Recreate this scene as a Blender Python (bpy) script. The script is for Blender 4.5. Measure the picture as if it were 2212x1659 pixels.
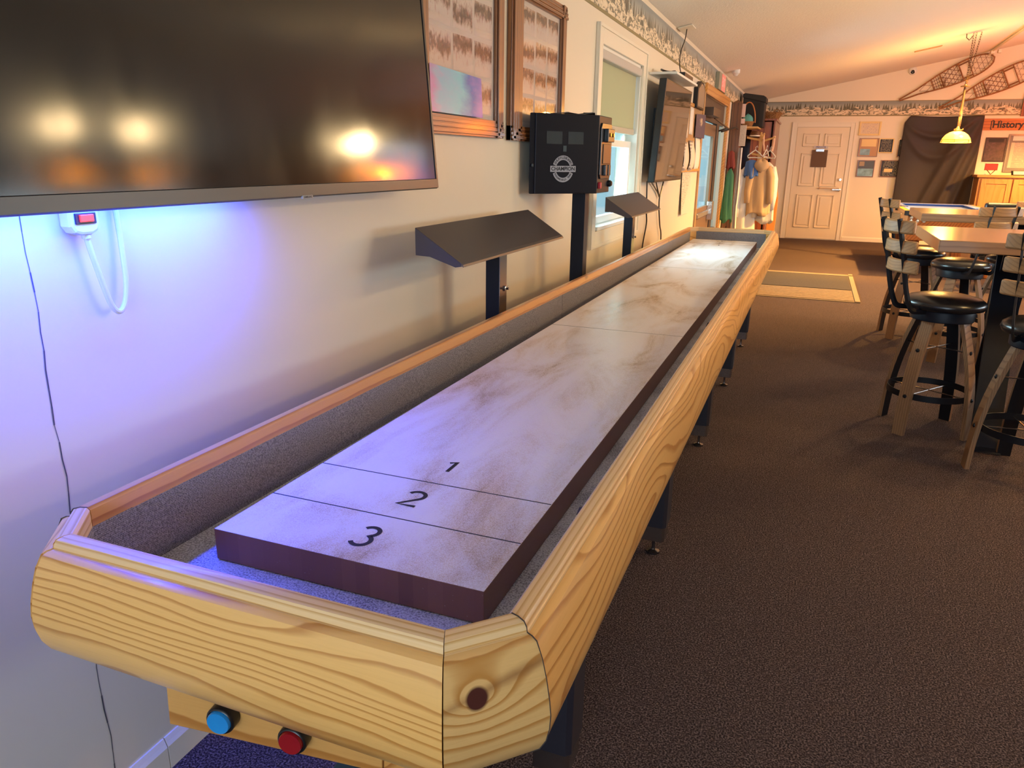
import bpy, bmesh, math, random
from mathutils import Vector, Matrix, noise
random.seed(7)
S = bpy.context.scene
COL = S.collection
PI = math.pi
for o in list(bpy.data.objects): bpy.data.objects.remove(o)

# ---------------------------------------------------------------- camera
F, YAW, PIT, ROL = 1613.802, 0.370790, 0.293038, 0.014597
CP = Vector((1.2724, -0.8959, 1.3978))
fw = Vector((-math.sin(YAW)*math.cos(PIT), math.cos(YAW)*math.cos(PIT), -math.sin(PIT)))
_r = fw.cross(Vector((0, 0, 1))).normalized(); _u = _r.cross(fw)
RT = _r*math.cos(ROL) + _u*math.sin(ROL)
UP = -_r*math.sin(ROL) + _u*math.cos(ROL)
cam = bpy.data.cameras.new('camera'); camo = bpy.data.objects.new('camera', cam); COL.objects.link(camo)
cam.sensor_fit = 'HORIZONTAL'; cam.sensor_width = 36.0; cam.lens = F/2212*36.0
cam.clip_start = 0.02; cam.clip_end = 200
mw = Matrix.Identity(4)
for i in range(3):
    mw[i][0] = RT[i]; mw[i][1] = UP[i]; mw[i][2] = -fw[i]; mw[i][3] = CP[i]
camo.matrix_world = mw
S.camera = camo
def at(px, py, ax, v):
    "point of the place seen at a measured direction, at its own real distance"
    d = fw + RT*((px-1106)/F) - UP*((py-829.5)/F)
    i = 'xyz'.index(ax); t = (v-CP[i])/d[i]
    return CP + d*t

# ---------------------------------------------------------------- render look, daylight
vs = S.view_settings
vs.view_transform = 'Standard'; vs.look = 'None'; vs.gamma = 1.0; vs.use_curve_mapping = False
vs.exposure = 0.0
W = bpy.data.worlds.new('sky'); S.world = W; W.use_nodes = True
bg = W.node_tree.nodes['Background']
bg.inputs[0].default_value = (0.60, 0.93, 1.0, 1); bg.inputs[1].default_value = 1.0
def area(name, loc, rot, sx, sy, power, col, portal=False, spread=None):
    l = bpy.data.lights.new(name, 'AREA'); l.shape = 'RECTANGLE'; l.size = sx; l.size_y = sy
    l.energy = power; l.color = col
    if portal: l.cycles.is_portal = True
    if spread: l.spread = spread
    o = bpy.data.objects.new(name, l); COL.objects.link(o); o.location = loc; o.rotation_euler = rot
    return o
def point(name, loc, power, col, r=0.05):
    l = bpy.data.lights.new(name, 'POINT'); l.energy = power; l.color = col; l.shadow_soft_size = r
    o = bpy.data.objects.new(name, l); COL.objects.link(o); o.location = loc
    return o
WARM = (1.0, 0.52, 0.12)
# daylight arriving at the window openings (left window, entrance glass, the windows behind and right of the camera)
area('daylight_left_window', (-0.17, 4.3, 1.27), (0, -PI/2+.25, 0), .62, 1.05, 36, (0.62, 0.92, 1.0), spread=math.radians(118))
area('daylight_entrance_glass', (-0.20, 8.9, 1.27), (0, -PI/2+.1, 0), .85, 1.0, 30, (0.62, 0.90, 1.0), spread=math.radians(118))
area('daylight_back_windows', (1.85, -4.35, 1.6), (PI/2, 0, 0), 2.6, 1.3, 142, (0.76, 0.85, 1.0))
area('daylight_right_windows', (9.1, 6.6, 1.6), (0, PI/2, 0), 1.3, 5.2, 290, (0.88, 0.94, 1.0))

# ---------------------------------------------------------------- mesh builder
class MB:
    def __init__(s): s.v = []; s.f = []; s.m = []; s.mi = 0
    def add(s, vs_, fs):
        b = len(s.v); s.v += [tuple(p) for p in vs_]
        for f in fs: s.f.append([b+i for i in f]); s.m.append(s.mi)
        return s
    def mat(s, i): s.mi = i; return s
    def box(s, a, b):
        x0, y0, z0 = [min(a[i], b[i]) for i in range(3)]; x1, y1, z1 = [max(a[i], b[i]) for i in range(3)]
        return s.add([(x0,y0,z0),(x1,y0,z0),(x1,y1,z0),(x0,y1,z0),(x0,y0,z1),(x1,y0,z1),(x1,y1,z1),(x0,y1,z1)],
                     [(0,3,2,1),(4,5,6,7),(0,1,5,4),(1,2,6,5),(2,3,7,6),(3,0,4,7)])
    def obox(s, c, u, v, w):
        "oriented box: centre and three half-extent vectors"
        c, u, v, w = Vector(c), Vector(u), Vector(v), Vector(w)
        P = [c-u-v-w, c+u-v-w, c+u+v-w, c-u+v-w, c-u-v+w, c+u-v+w, c+u+v+w, c-u+v+w]
        return s.add(P, [(0,3,2,1),(4,5,6,7),(0,1,5,4),(1,2,6,5),(2,3,7,6),(3,0,4,7)])
    def prism(s, poly, fn, a, b):
        "poly: 2-D outline; fn(p, t) -> 3-D point, t = a or b"
        n = len(poly)
        return s.add([fn(p, a) for p in poly] + [fn(p, b) for p in poly],
                     [tuple(range(n))[::-1], tuple(range(n, 2*n))] + [(i, (i+1) % n, n+(i+1) % n, n+i) for i in range(n)])
    def tube(s, pts, r, n=8, closed=False, flat=None, cap=True):
        pts = [Vector(p) for p in pts]; m = len(pts)
        rs = r if isinstance(r, (list, tuple)) else [r]*m
        rings = []; prev = None
        for i, p in enumerate(pts):
            if closed: t = pts[(i+1) % m]-pts[i-1]
            else: t = pts[min(i+1, m-1)]-pts[max(i-1, 0)]
            if t.length < 1e-9: t = Vector((0, 0, 1))
            t.normalize()
            if prev is None:
                a = Vector((0, 0, 1)) if abs(t.z) < 0.9 else Vector((1, 0, 0))
                n1 = t.cross(a).normalized()
            else:
                n1 = (prev-t*prev.dot(t))
                n1 = n1.normalized() if n1.length > 1e-6 else t.orthogonal().normalized()
            prev = n1; n2 = t.cross(n1)
            k = flat or 1.0
            rings.append([p + (n1*math.cos(2*PI*j/n)*k + n2*math.sin(2*PI*j/n))*rs[i] for j in range(n)])
        vs_ = [q for R_ in rings for q in R_]; fs = []
        for i in range(m if closed else m-1):
            k = (i+1) % m
            for j in range(n): fs.append((i*n+j, i*n+(j+1) % n, k*n+(j+1) % n, k*n+j))
        if not closed and cap: fs += [tuple(range(n))[::-1], tuple(range((m-1)*n, m*n))]
        return s.add(vs_, fs)
    def lathe(s, prof, c=(0, 0, 0), n=32, axis='z', cap=True):
        vs_ = []; m = len(prof)
        for (r, h) in prof:
            for j in range(n):
                a = 2*PI*j/n; x, y = r*math.cos(a), r*math.sin(a)
                q = (x, y, h) if axis == 'z' else ((h, x, y) if axis == 'x' else (y, h, x))
                vs_.append((c[0]+q[0], c[1]+q[1], c[2]+q[2]))
        fs = [(i*n+j, i*n+(j+1) % n, (i+1)*n+(j+1) % n, (i+1)*n+j) for i in range(m-1) for j in range(n)]
        if cap:
            if prof[0][0] > 1e-6: fs.append(tuple(range(n))[::-1])
            if prof[-1][0] > 1e-6: fs.append(tuple(range((m-1)*n, m*n)))
        return s.add(vs_, fs)
    def grid(s, fn, nu, nv, closed_u=False):
        vs_ = [fn(i/(nu-1 if not closed_u else nu), j/(nv-1)) for i in range(nu) for j in range(nv)]
        fs = []
        for i in range(nu if closed_u else nu-1):
            k = (i+1) % nu
            for j in range(nv-1): fs.append((i*nv+j, k*nv+j, k*nv+j+1, i*nv+j+1))
        return s.add(vs_, fs)
BASE = {}
def setgr(me, axis=None, off=(0, 0, 0)):
    "grain coordinates (along, across, third) for the timber materials"
    if not me.vertices: return
    cs = [v.co for v in me.vertices]
    if axis is None:
        d = [max(c[i] for c in cs)-min(c[i] for c in cs) for i in range(3)]
        i = d.index(max(d)); a = Vector([1 if k == i else 0 for k in range(3)])
    else: a = Vector(axis).normalized()
    b = Vector((0, 0, 1)).cross(a)
    if b.length < .1: b = Vector((1, 0, 0)).cross(a)
    b.normalize(); c = a.cross(b)
    at_ = me.attributes.new('gr', 'FLOAT_VECTOR', 'POINT')
    for k, v in enumerate(me.vertices):
        at_.data[k].vector = (v.co.dot(a)+off[0], v.co.dot(b)+off[1], v.co.dot(c)+off[2])
def build(name, mb, mats, parent=None, smooth=False, bevel=0, axis=None, off=None, solid=0, world=True, seg=2, angle=35, sub=0):
    me = bpy.data.meshes.new(name)
    me.from_pydata(mb.v, [], mb.f)
    bm = bmesh.new(); bm.from_mesh(me)
    for i, f in enumerate(bm.faces): f.material_index = mb.m[i]
    bmesh.ops.recalc_face_normals(bm, faces=bm.faces)
    bm.to_mesh(me); bm.free()
    for m in (mats if isinstance(mats, (list, tuple)) else [mats]): me.materials.append(m)
    if parent is not None and world:
        me.transform(Matrix.Translation(-BASE[parent.name]))
    if off is None: off = (random.uniform(0, 9), random.uniform(0, 3), random.uniform(0, 3))
    setgr(me, axis, off)
    if smooth:
        for p in me.polygons: p.use_smooth = True
        if smooth != 'all': me.set_sharp_from_angle(angle=math.radians(angle))
    o = bpy.data.objects.new(name, me); COL.objects.link(o)
    if parent is not None:
        o.parent = parent; BASE[o.name] = BASE[parent.name]
    else:
        if world:
            # origin at the base of the thing
            xs = [v.co for v in me.vertices]
            c = Vector(((min(v.x for v in xs)+max(v.x for v in xs))/2, (min(v.y for v in xs)+max(v.y for v in xs))/2, min(v.z for v in xs)))
            me.transform(Matrix.Translation(-c)); o.location = c; BASE[o.name] = c
        else: BASE[o.name] = Vector((0, 0, 0))
    if solid:
        k = o.modifiers.new('thickness', 'SOLIDIFY'); k.thickness = solid; k.offset = 0
    if bevel:
        k = o.modifiers.new('bevel', 'BEVEL'); k.width = bevel; k.segments = seg; k.limit_method = 'ANGLE'; k.angle_limit = math.radians(40)
        k.harden_normals = False
    if sub:
        k = o.modifiers.new('sub', 'SUBSURF'); k.levels = sub; k.render_levels = sub
    return o
def tag(o, label=None, cat=None, group=None, kind=None):
    if label: o['label'] = label
    if cat: o['category'] = cat
    if group: o['group'] = group
    if kind: o['kind'] = kind
    return o
def thing(name, label, cat, loc=(0, 0, 0), rz=0, group=None, kind=None):
    o = bpy.data.objects.new(name, None); COL.objects.link(o)
    o.location = loc; o.rotation_euler = (0, 0, rz); o.empty_display_size = 0.05
    BASE[o.name] = Vector(loc)
    return tag(o, label, cat, group, kind)
def struct(name, mb, m, **k): return tag(build(name, mb, m, **k), kind='structure')
def copy_tree(o, parent=None):
    c = o.copy(); COL.objects.link(c)
    if parent is not None: c.parent = parent
    BASE[c.name] = BASE.get(o.name, Vector((0, 0, 0)))
    for ch in list(o.children): copy_tree(ch, c)
    return c
def text_mb(txt, fn, size, bold=0.0, ext=0.0, align='CENTER', shear=0):
    "outline letters turned into a mesh; fn maps (x, y) on the sign to the place"
    cu = bpy.data.curves.new('letters', 'FONT'); cu.body = txt; cu.size = size; cu.align_x = align; cu.align_y = 'CENTER'
    cu.offset = bold; cu.resolution_u = 3; cu.shear = shear
    ob = bpy.data.objects.new('letters', cu); COL.objects.link(ob)
    dg = bpy.context.evaluated_depsgraph_get(); dg.update()
    me = bpy.data.meshes.new_from_object(ob.evaluated_get(dg))
    mb = MB(); mb.add([fn(v.co.x, v.co.y) for v in me.vertices], [tuple(p.vertices) for p in me.polygons])
    bpy.data.objects.remove(ob); bpy.data.curves.remove(cu); bpy.data.meshes.remove(me)
    return mb

# ---------------------------------------------------------------- materials
def newmat(name):
    m = bpy.data.materials.new(name); m.use_nodes = True
    nt = m.node_tree; return m, nt, nt.nodes['Principled BSDF']
def N(nt, t, **k):
    n = nt.nodes.new(t)
    for a, b in k.items():
        if a.startswith('i_'):
            n.inputs[int(a[2:])].default_value = b
        else: setattr(n, a, b)
    return n
def L(nt, a, b): nt.links.new(a, b)
def mth(nt, op, a, b=None, c=None):
    n = nt.nodes.new('ShaderNodeMath'); n.operation = op
    for i, q in enumerate((a, b, c)):
        if q is None: continue
        if isinstance(q, (int, float)): n.inputs[i].default_value = q
        else: nt.links.new(q, n.inputs[i])
    return n.outputs[0]
def mixc(nt, f, a, b, mode='MIX'):
    n = nt.nodes.new('ShaderNodeMix'); n.data_type = 'RGBA'; n.blend_type = mode
    if isinstance(f, (int, float)): n.inputs[0].default_value = f
    else: nt.links.new(f, n.inputs[0])
    for i, q in ((6, a), (7, b)):
        if isinstance(q, (tuple, list)): n.inputs[i].default_value = (*q[:3], 1)
        else: nt.links.new(q, n.inputs[i])
    return n.outputs[2]
def ramp(nt, f, stops, interp='LINEAR'):
    n = nt.nodes.new('ShaderNodeValToRGB'); cr = n.color_ramp; cr.interpolation = interp
    cr.elements.remove(cr.elements[1])
    for k, (p, c) in enumerate(stops):
        e = cr.elements[0] if k == 0 else cr.elements.new(min(1.0, max(0.0, p)))
        if k == 0: e.position = max(0.0, p)
        e.color = (*c[:3], 1) if not isinstance(c, (int, float)) else (c, c, c, 1)
    nt.links.new(f, n.inputs[0]); return n.outputs[0]
def noisen(nt, vec, scale, detail=3, rough=.5, dist=0):
    n = N(nt, 'ShaderNodeTexNoise'); n.inputs['Scale'].default_value = scale; n.inputs['Detail'].default_value = detail
    n.inputs['Roughness'].default_value = rough; n.inputs['Distortion'].default_value = dist
    if vec is not None: nt.links.new(vec, n.inputs['Vector'])
    return n.outputs[0]
def vmap(nt, vec, sc=(1, 1, 1), loc=(0, 0, 0)):
    n = N(nt, 'ShaderNodeMapping'); n.inputs['Scale'].default_value = sc; n.inputs['Location'].default_value = loc
    nt.links.new(vec, n.inputs['Vector']); return n.outputs[0]
def bumpn(nt, h, strength, dist=0.01):
    b = N(nt, 'ShaderNodeBump'); b.inputs['Strength'].default_value = strength; b.inputs['Distance'].default_value = dist
    nt.links.new(h, b.inputs['Height']); return b.outputs[0]
def objc(nt): return N(nt, 'ShaderNodeTexCoord').outputs['Object']
def plain(name, col, rough=.5, metal=0, var=0, vscale=8, bump=0, bscale=60, coat=0, spec=.5, emit=None, es=0, alpha=None, sheen=0, trans=0):
    m, nt, b = newmat(name)
    b.inputs['Base Color'].default_value = (*col, 1); b.inputs['Roughness'].default_value = rough
    b.inputs['Metallic'].default_value = metal; b.inputs['Coat Weight'].default_value = coat
    b.inputs['Specular IOR Level'].default_value = spec; b.inputs['Sheen Weight'].default_value = sheen
    b.inputs['Transmission Weight'].default_value = trans
    oc = objc(nt)
    if var:
        n = noisen(nt, oc, vscale, 5)
        lo = tuple(c*(1-var) for c in col); hi = tuple(min(1, c*(1+var)) for c in col)
        L(nt, ramp(nt, n, [(.3, lo), (.7, hi)]), b.inputs['Base Color'])
    if bump:
        L(nt, bumpn(nt, noisen(nt, oc, bscale, 3), bump, .004), b.inputs['Normal'])
    if emit:
        b.inputs['Emission Color'].default_value = (*emit, 1); b.inputs['Emission Strength'].default_value = es
    return m
def wood(name, light, dark, freq=26, nscale=3.2, amp=2.2, rough=.32, coat=.4, knots=0.0, stretch=.16, fine=.12, line=.55, knot_at=None):
    m, nt, b = newmat(name)
    at_ = N(nt, 'ShaderNodeAttribute', attribute_name='gr'); g = at_.outputs['Vector']
    st = vmap(nt, g, (stretch, 1, 1))
    n1 = noisen(nt, st, nscale, 2, .45)
    sep = N(nt, 'ShaderNodeSeparateXYZ'); L(nt, g, sep.inputs[0])
    ac = mth(nt, 'ADD', sep.outputs[1], mth(nt, 'MULTIPLY', sep.outputs[2], .8))
    ph = mth(nt, 'ADD', mth(nt, 'MULTIPLY', ac, freq), mth(nt, 'MULTIPLY', n1, amp*4))
    small = noisen(nt, vmap(nt, g, (stretch*2.5, 1, 1)), 26, 2)
    ph = mth(nt, 'ADD', ph, mth(nt, 'MULTIPLY', small, .35))
    extra = None
    if knot_at:
        ks = N(nt, 'ShaderNodeCombineXYZ')
        L(nt, mth(nt, 'MULTIPLY', mth(nt, 'SUBTRACT', sep.outputs[0], knot_at[0]), .55), ks.inputs[0])
        L(nt, mth(nt, 'SUBTRACT', sep.outputs[2], knot_at[2]), ks.inputs[1])
        ln = N(nt, 'ShaderNodeVectorMath', operation='LENGTH'); L(nt, ks.outputs[0], ln.inputs[0]); kd = ln.outputs[1]
        infl = mth(nt, 'POWER', 2.718, mth(nt, 'MULTIPLY', kd, -28))
        ph = mth(nt, 'ADD', ph, mth(nt, 'MULTIPLY', infl, 4.5))
        ks2 = N(nt, 'ShaderNodeCombineXYZ')
        L(nt, mth(nt, 'SUBTRACT', sep.outputs[0], knot_at[0]), ks2.inputs[0]); L(nt, mth(nt, 'SUBTRACT', sep.outputs[2], knot_at[2]), ks2.inputs[1])
        ln2 = N(nt, 'ShaderNodeVectorMath', operation='LENGTH'); L(nt, ks2.outputs[0], ln2.inputs[0])
        extra = (ramp(nt, ln2.outputs[1], [(0.0, 1), (.0125, 1), (.0140, 0)]),
                 ramp(nt, mth(nt, 'ADD', kd, mth(nt, 'MULTIPLY', small, .02)), [(0.0, .85), (.009, .8), (.020, 0)]))
        stripe = mth(nt, 'ABSOLUTE', mth(nt, 'ADD', mth(nt, 'SUBTRACT', sep.outputs[2], knot_at[2]+.004), mth(nt, 'MULTIPLY', mth(nt, 'SUBTRACT', sep.outputs[0], knot_at[0]), -.22)))
        extra += (ramp(nt, mth(nt, 'ADD', stripe, mth(nt, 'MULTIPLY', small, .012)), [(0.0, .75), (.005, .65), (.014, 0)]),)
    fr = mth(nt, 'FRACT', ph)
    c = ramp(nt, fr, [(0, light), (line, light), (.88, dark), (.95, dark), (1, light)])
    big = noisen(nt, vmap(nt, g, (.5, 2, 2)), 2.2, 2)
    c = mixc(nt, mth(nt, 'MULTIPLY', big, .35), c, tuple(min(1, v*1.12) for v in dark))
    fib = noisen(nt, vmap(nt, g, (.03, 1, 1)), 420, 2)
    c = mixc(nt, mth(nt, 'MULTIPLY', ramp(nt, fib, [(.45, 0.), (.75, 1.)]), fine), c, dark)
    if knots:
        v = N(nt, 'ShaderNodeTexVoronoi'); v.inputs['Scale'].default_value = 3.2
        L(nt, vmap(nt, g, (.9, 2.2, 2.2)), v.inputs['Vector'])
        sel = N(nt, 'ShaderNodeSeparateColor'); L(nt, v.outputs['Color'], sel.inputs[0])
        on = mth(nt, 'GREATER_THAN', sel.outputs[0], 1-knots)
        kk = mth(nt, 'MULTIPLY', ramp(nt, mth(nt, 'ADD', v.outputs[0], mth(nt, 'MULTIPLY', small, .03)), [(.05, 1), (.075, .55), (.14, 0)]), on)
        c = mixc(nt, kk, c, (.10, .035, .012))
    if extra:
        c = mixc(nt, extra[2], c, (.24, .085, .022)); c = mixc(nt, extra[1], c, (.17, .055, .015)); c = mixc(nt, extra[0], c, (.075, .018, .012))
    L(nt, c, b.inputs['Base Color'])
    b.inputs['Roughness'].default_value = rough; b.inputs['Coat Weight'].default_value = coat; b.inputs['Coat Roughness'].default_value = .12
    L(nt, bumpn(nt, fib, .08, .0006), b.inputs['Normal'])
    return m
M = {}
# pine, oak and reclaimed timber
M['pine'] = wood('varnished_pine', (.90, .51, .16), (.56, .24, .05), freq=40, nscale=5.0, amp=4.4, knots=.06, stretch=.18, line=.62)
M['pine_cap'] = wood('varnished_pine_cap', (.84, .58, .30), (.60, .32, .10), freq=90, nscale=2.4, amp=.9, knots=.12, stretch=.10)
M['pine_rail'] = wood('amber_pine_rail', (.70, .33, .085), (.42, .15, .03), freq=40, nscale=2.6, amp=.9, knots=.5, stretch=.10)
M['pine_box'] = wood('knotty_pine_box', (.74, .38, .11), (.46, .18, .035), freq=20, nscale=2.6, amp=1.2, knots=.45)
M['oak'] = wood('oak', (.50, .23, .075), (.42, .18, .05), freq=14, nscale=4, amp=1.6, rough=.4)
M['trim_wood'] = wood('honey_trim', (.72, .36, .08), (.50, .2, .04), freq=30, nscale=3, amp=.6, rough=.4)
M['frame_wood'] = wood('chestnut_frame', (.34, .13, .035), (.10, .03, .012), freq=60, nscale=4, amp=.8, rough=.32, coat=.3, fine=.3)
M['dark_wood'] = wood('dark_timber', (.17, .075, .03), (.07, .028, .012), freq=22, nscale=3, amp=1.0, rough=.45, knots=.1)
M['red_panel'] = wood('mahogany_panel', (.30, .085, .022), (.15, .035, .012), freq=18, nscale=2, amp=1.0, rough=.35)
M['sign_wood'] = wood('sign_wood', (.55, .17, .03), (.33, .08, .015), freq=24, nscale=2, amp=.6, rough=.4)
M['stave'] = wood('barrel_stave', (.34, .185, .085), (.20, .095, .04), freq=70, nscale=5, amp=.8, rough=.6, coat=.05, knots=.15, fine=.6)
M['slat_wood'] = wood('back_slat_wood', (.46, .26, .11), (.33, .175, .075), freq=60, nscale=5, amp=1.0, rough=.5, coat=.1, fine=.4)
M['table_wood'] = wood('reclaimed_table_top', (.40, .235, .12), (.27, .145, .07), freq=40, nscale=4, amp=.8, rough=.28, coat=.5, fine=.3)
M['pool_wood'] = wood('pool_table_wood', (.42, .15, .035), (.2, .06, .018), freq=24, nscale=3, amp=.8, rough=.3, coat=.5)

M['wall'] = plain('painted_wall', (.80, .72, .57), rough=.42, bump=.10, bscale=25, spec=.35)
M['trimpaint'] = plain('cream_trim_paint', (.84, .77, .62), rough=.38)
M['whitepaint'] = plain('white_window_paint', (.86, .86, .80), rough=.35)
M['black'] = plain('black_metal', (.008, .008, .011), rough=.42, spec=.3)
M['blackblue'] = plain('black_powder_coat', (.006, .008, .016), rough=.45, spec=.25)
M['blackplastic'] = plain('black_plastic', (.012, .011, .012), rough=.3)
M['rubber'] = plain('black_rubber', (.012, .012, .014), rough=.65)
M['leather'] = plain('black_leather', (.010, .010, .012), rough=.27, bump=.25, bscale=22, spec=.6)
M['hood'] = plain('charcoal_sheet_metal', (.075, .062, .064), rough=.33, metal=.25)
M['steel'] = plain('brushed_steel', (.45, .44, .44), rough=.24, metal=1)
M['darksteel'] = plain('dark_steel_post', (.16, .14, .14), rough=.2, metal=.9)
M['brass'] = plain('aged_brass', (.12, .065, .03), rough=.42, metal=.6)
M['silver'] = plain('silver_handle', (.7, .68, .62), rough=.25, metal=1)
M['paper'] = plain('white_paper', (.78, .74, .66), rough=.7)
M['cork'] = plain('cork', (.46, .26, .11), rough=.9, var=.25, vscale=120)
M['green'] = plain('green_puck_plastic', (.01, .30, .16), rough=.35)
M['teal'] = plain('teal_plastic', (.02, .20, .19), rough=.5)
M['whiteplastic'] = plain('white_plastic', (.75, .75, .70), rough=.4)
M['bluecap'] = plain('blue_button', (.02, .28, .70), rough=.22, coat=.5)
M['redcap'] = plain('red_button', (.32, .008, .012), rough=.22, coat=.5)
M['redglow'] = plain('lit_red_switch', (.6, .02, .01), rough=.3, emit=(1, .04, .01), es=2.5)
M['ink'] = plain('black_ink', (.02, .02, .022), rough=.6, var=.5, vscale=900)
M['bluefelt'] = plain('blue_cloth', (.015, .085, .42), rough=.8, sheen=.3)
M['basket'] = plain('wicker', (.24, .12, .04), rough=.8, var=.4, vscale=60, bump=.6, bscale=90)
M['denim'] = plain('navy_poster', (.012, .02, .11), rough=.5)
M['coat_tan'] = plain('tan_jacket_cloth', (.50, .35, .20), rough=.8, bump=.3, bscale=14, sheen=.2)
M['coat_white'] = plain('pale_coat_cloth', (.72, .74, .74), rough=.8, bump=.3, bscale=14)
M['coat_blue'] = plain('blue_coat_cloth', (.06, .16, .45), rough=.7, bump=.3, bscale=14)
M['coat_green'] = plain('green_coat_cloth', (.04, .18, .10), rough=.8)
M['coat_red'] = plain('dull_red_cloth', (.22, .04, .03), rough=.8)
M['rackwood'] = plain('blond_rack_wood', (.66, .42, .17), rough=.4)
M['snowshoe'] = plain('bent_ash_frame', (.26, .12, .045), rough=.5, var=.3, vscale=20)
M['lace'] = plain('rawhide_lacing', (.20, .095, .04), rough=.6)
M['red'] = plain('red_card', (.42, .015, .02), rough=.5)

def carpet():
    m, nt, b = newmat('loop_carpet'); oc = objc(nt)
    n1 = noisen(nt, oc, 210, 2, .6); n2 = noisen(nt, oc, 75, 3, .6)
    c = ramp(nt, n1, [(.38, (.016, .011, .012)), (.5, (.080, .056, .057)), (.64, (.235, .17, .165))])
    c = mixc(nt, ramp(nt, n2, [(.4, 0), (.7, .5)]), c, (.045, .028, .03))
    L(nt, c, b.inputs['Base Color']); b.inputs['Roughness'].default_value = .95
    b.inputs['Specular IOR Level'].default_value = .15
    L(nt, bumpn(nt, n1, .9, .006), b.inputs['Normal']); return m
M['carpet'] = carpet()
def grey_carpet():
    m, nt, b = newmat('grey_rib_carpet'); oc = objc(nt)
    w = N(nt, 'ShaderNodeTexWave', wave_type='BANDS', bands_direction='Z'); w.inputs['Scale'].default_value = 95; w.inputs['Distortion'].default_value = 1.5
    L(nt, oc, w.inputs['Vector'])
    n = noisen(nt, oc, 330, 2, .6)
    h = mth(nt, 'ADD', mth(nt, 'MULTIPLY', w.outputs[0], .18), n)
    L(nt, ramp(nt, h, [(.35, (.11, .10, .11)), (.9, (.44, .41, .43))]), b.inputs['Base Color'])
    b.inputs['Roughness'].default_value = .95; b.inputs['Specular IOR Level'].default_value = .1
    L(nt, bumpn(nt, h, .8, .003), b.inputs['Normal']); return m
M['greycarpet'] = grey_carpet()
def dusty():
    m, nt, b = newmat('powder_dusted_carpet'); oc = objc(nt)
    n = noisen(nt, oc, 300, 2, .6); n2 = noisen(nt, oc, 7, 3)
    L(nt, mixc(nt, ramp(nt, mth(nt, 'ADD', n, mth(nt, 'MULTIPLY', n2, .5)), [(.55, 0), (.85, 1)]), (.22, .20, .22), (.72, .70, .72)), b.inputs['Base Color'])
    b.inputs['Roughness'].default_value = 1; L(nt, bumpn(nt, n, .8, .003), b.inputs['Normal']); return m
M['dustcarpet'] = dusty()
def ceiling_mat():
    m, nt, b = newmat('textured_ceiling'); oc = objc(nt)
    b.inputs['Base Color'].default_value = (.84, .79, .69, 1); b.inputs['Roughness'].default_value = .85
    L(nt, bumpn(nt, noisen(nt, oc, 60, 4, .6), .5, .01), b.inputs['Normal']); return m
M['ceiling'] = ceiling_mat()
def playfield_mat():
    m, nt, b = newmat('waxed_maple_strips'); oc = objc(nt)
    sep = N(nt, 'ShaderNodeSeparateXYZ'); L(nt, oc, sep.inputs[0])
    ix = mth(nt, 'FLOOR', mth(nt, 'MULTIPLY', sep.outputs[0], 1/.026))
    wn0 = N(nt, 'ShaderNodeTexWhiteNoise', noise_dimensions='1D'); L(nt, ix, wn0.inputs['W'])
    iy = mth(nt, 'FLOOR', mth(nt, 'ADD', mth(nt, 'MULTIPLY', sep.outputs[1], 2.2), mth(nt, 'MULTIPLY', wn0.outputs[0], 7)))
    wn = N(nt, 'ShaderNodeTexWhiteNoise', noise_dimensions='2D'); cv = N(nt, 'ShaderNodeCombineXYZ'); L(nt, ix, cv.inputs[0]); L(nt, iy, cv.inputs[1]); L(nt, cv.outputs[0], wn.inputs['Vector'])
    c = ramp(nt, wn.outputs[0], [(0, (.60, .45, .29)), (.5, (.66, .51, .35)), (1, (.54, .40, .26))])
    seam = mth(nt, 'LESS_THAN', mth(nt, 'ABSOLUTE', mth(nt, 'SUBTRACT', mth(nt, 'FRACT', mth(nt, 'MULTIPLY', sep.outputs[0], 1/.026)), .5)), .47)
    c = mixc(nt, mth(nt, 'MULTIPLY', mth(nt, 'SUBTRACT', 1, seam), .22), c, (.25, .16, .09))
    # scattered wax powder: patchy and speckled
    sm = noisen(nt, vmap(nt, oc, (3.2, 1.1, 1)), 1.7, 5, .62, .6)
    fine = noisen(nt, oc, 620, 2, .7)
    pw = mth(nt, 'ADD', mth(nt, 'MULTIPLY', sm, .62), mth(nt, 'MULTIPLY', fine, .38))
    pf = ramp(nt, pw, [(.38, 0), (.52, .94)])
    L(nt, mixc(nt, pf, c, (.93, .91, .93)), b.inputs['Base Color'])
    L(nt, ramp(nt, pw, [(.4, .26), (.54, .5)]), b.inputs['Roughness'])
    b.inputs['Coat Weight'].default_value = .35; b.inputs['Coat Roughness'].default_value = .18
    hb = mth(nt, 'ADD', mth(nt, 'MULTIPLY', noisen(nt, oc, 160, 2), .6), mth(nt, 'MULTIPLY', noisen(nt, vmap(nt, oc, (1, .4, 1)), 40, 3), .7))
    bb = bumpn(nt, hb, .35, .0025); L(nt, bb, b.inputs['Normal']); L(nt, bb, b.inputs['Coat Normal'])
    return m
M['playfield'] = playfield_mat()
def side_mat():
    m, nt, b = newmat('brown_board_edge'); oc = objc(nt)
    sep = N(nt, 'ShaderNodeSeparateXYZ'); L(nt, oc, sep.inputs[0])
    ix = mth(nt, 'FLOOR', mth(nt, 'MULTIPLY', sep.outputs[0], 1/.026))
    wn = N(nt, 'ShaderNodeTexWhiteNoise', noise_dimensions='1D'); L(nt, ix, wn.inputs['W'])
    c = ramp(nt, wn.outputs[0], [(0, (.22, .095, .065)), (1, (.29, .13, .09))])
    sp = ramp(nt, noisen(nt, oc, 240, 1), [(.74, 0), (.76, 1)])
    L(nt, mixc(nt, mth(nt, 'MULTIPLY', sp, .5), c, (.6, .55, .5)), b.inputs['Base Color'])
    b.inputs['Roughness'].default_value = .45; return m
M['boardside'] = side_mat()
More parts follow.
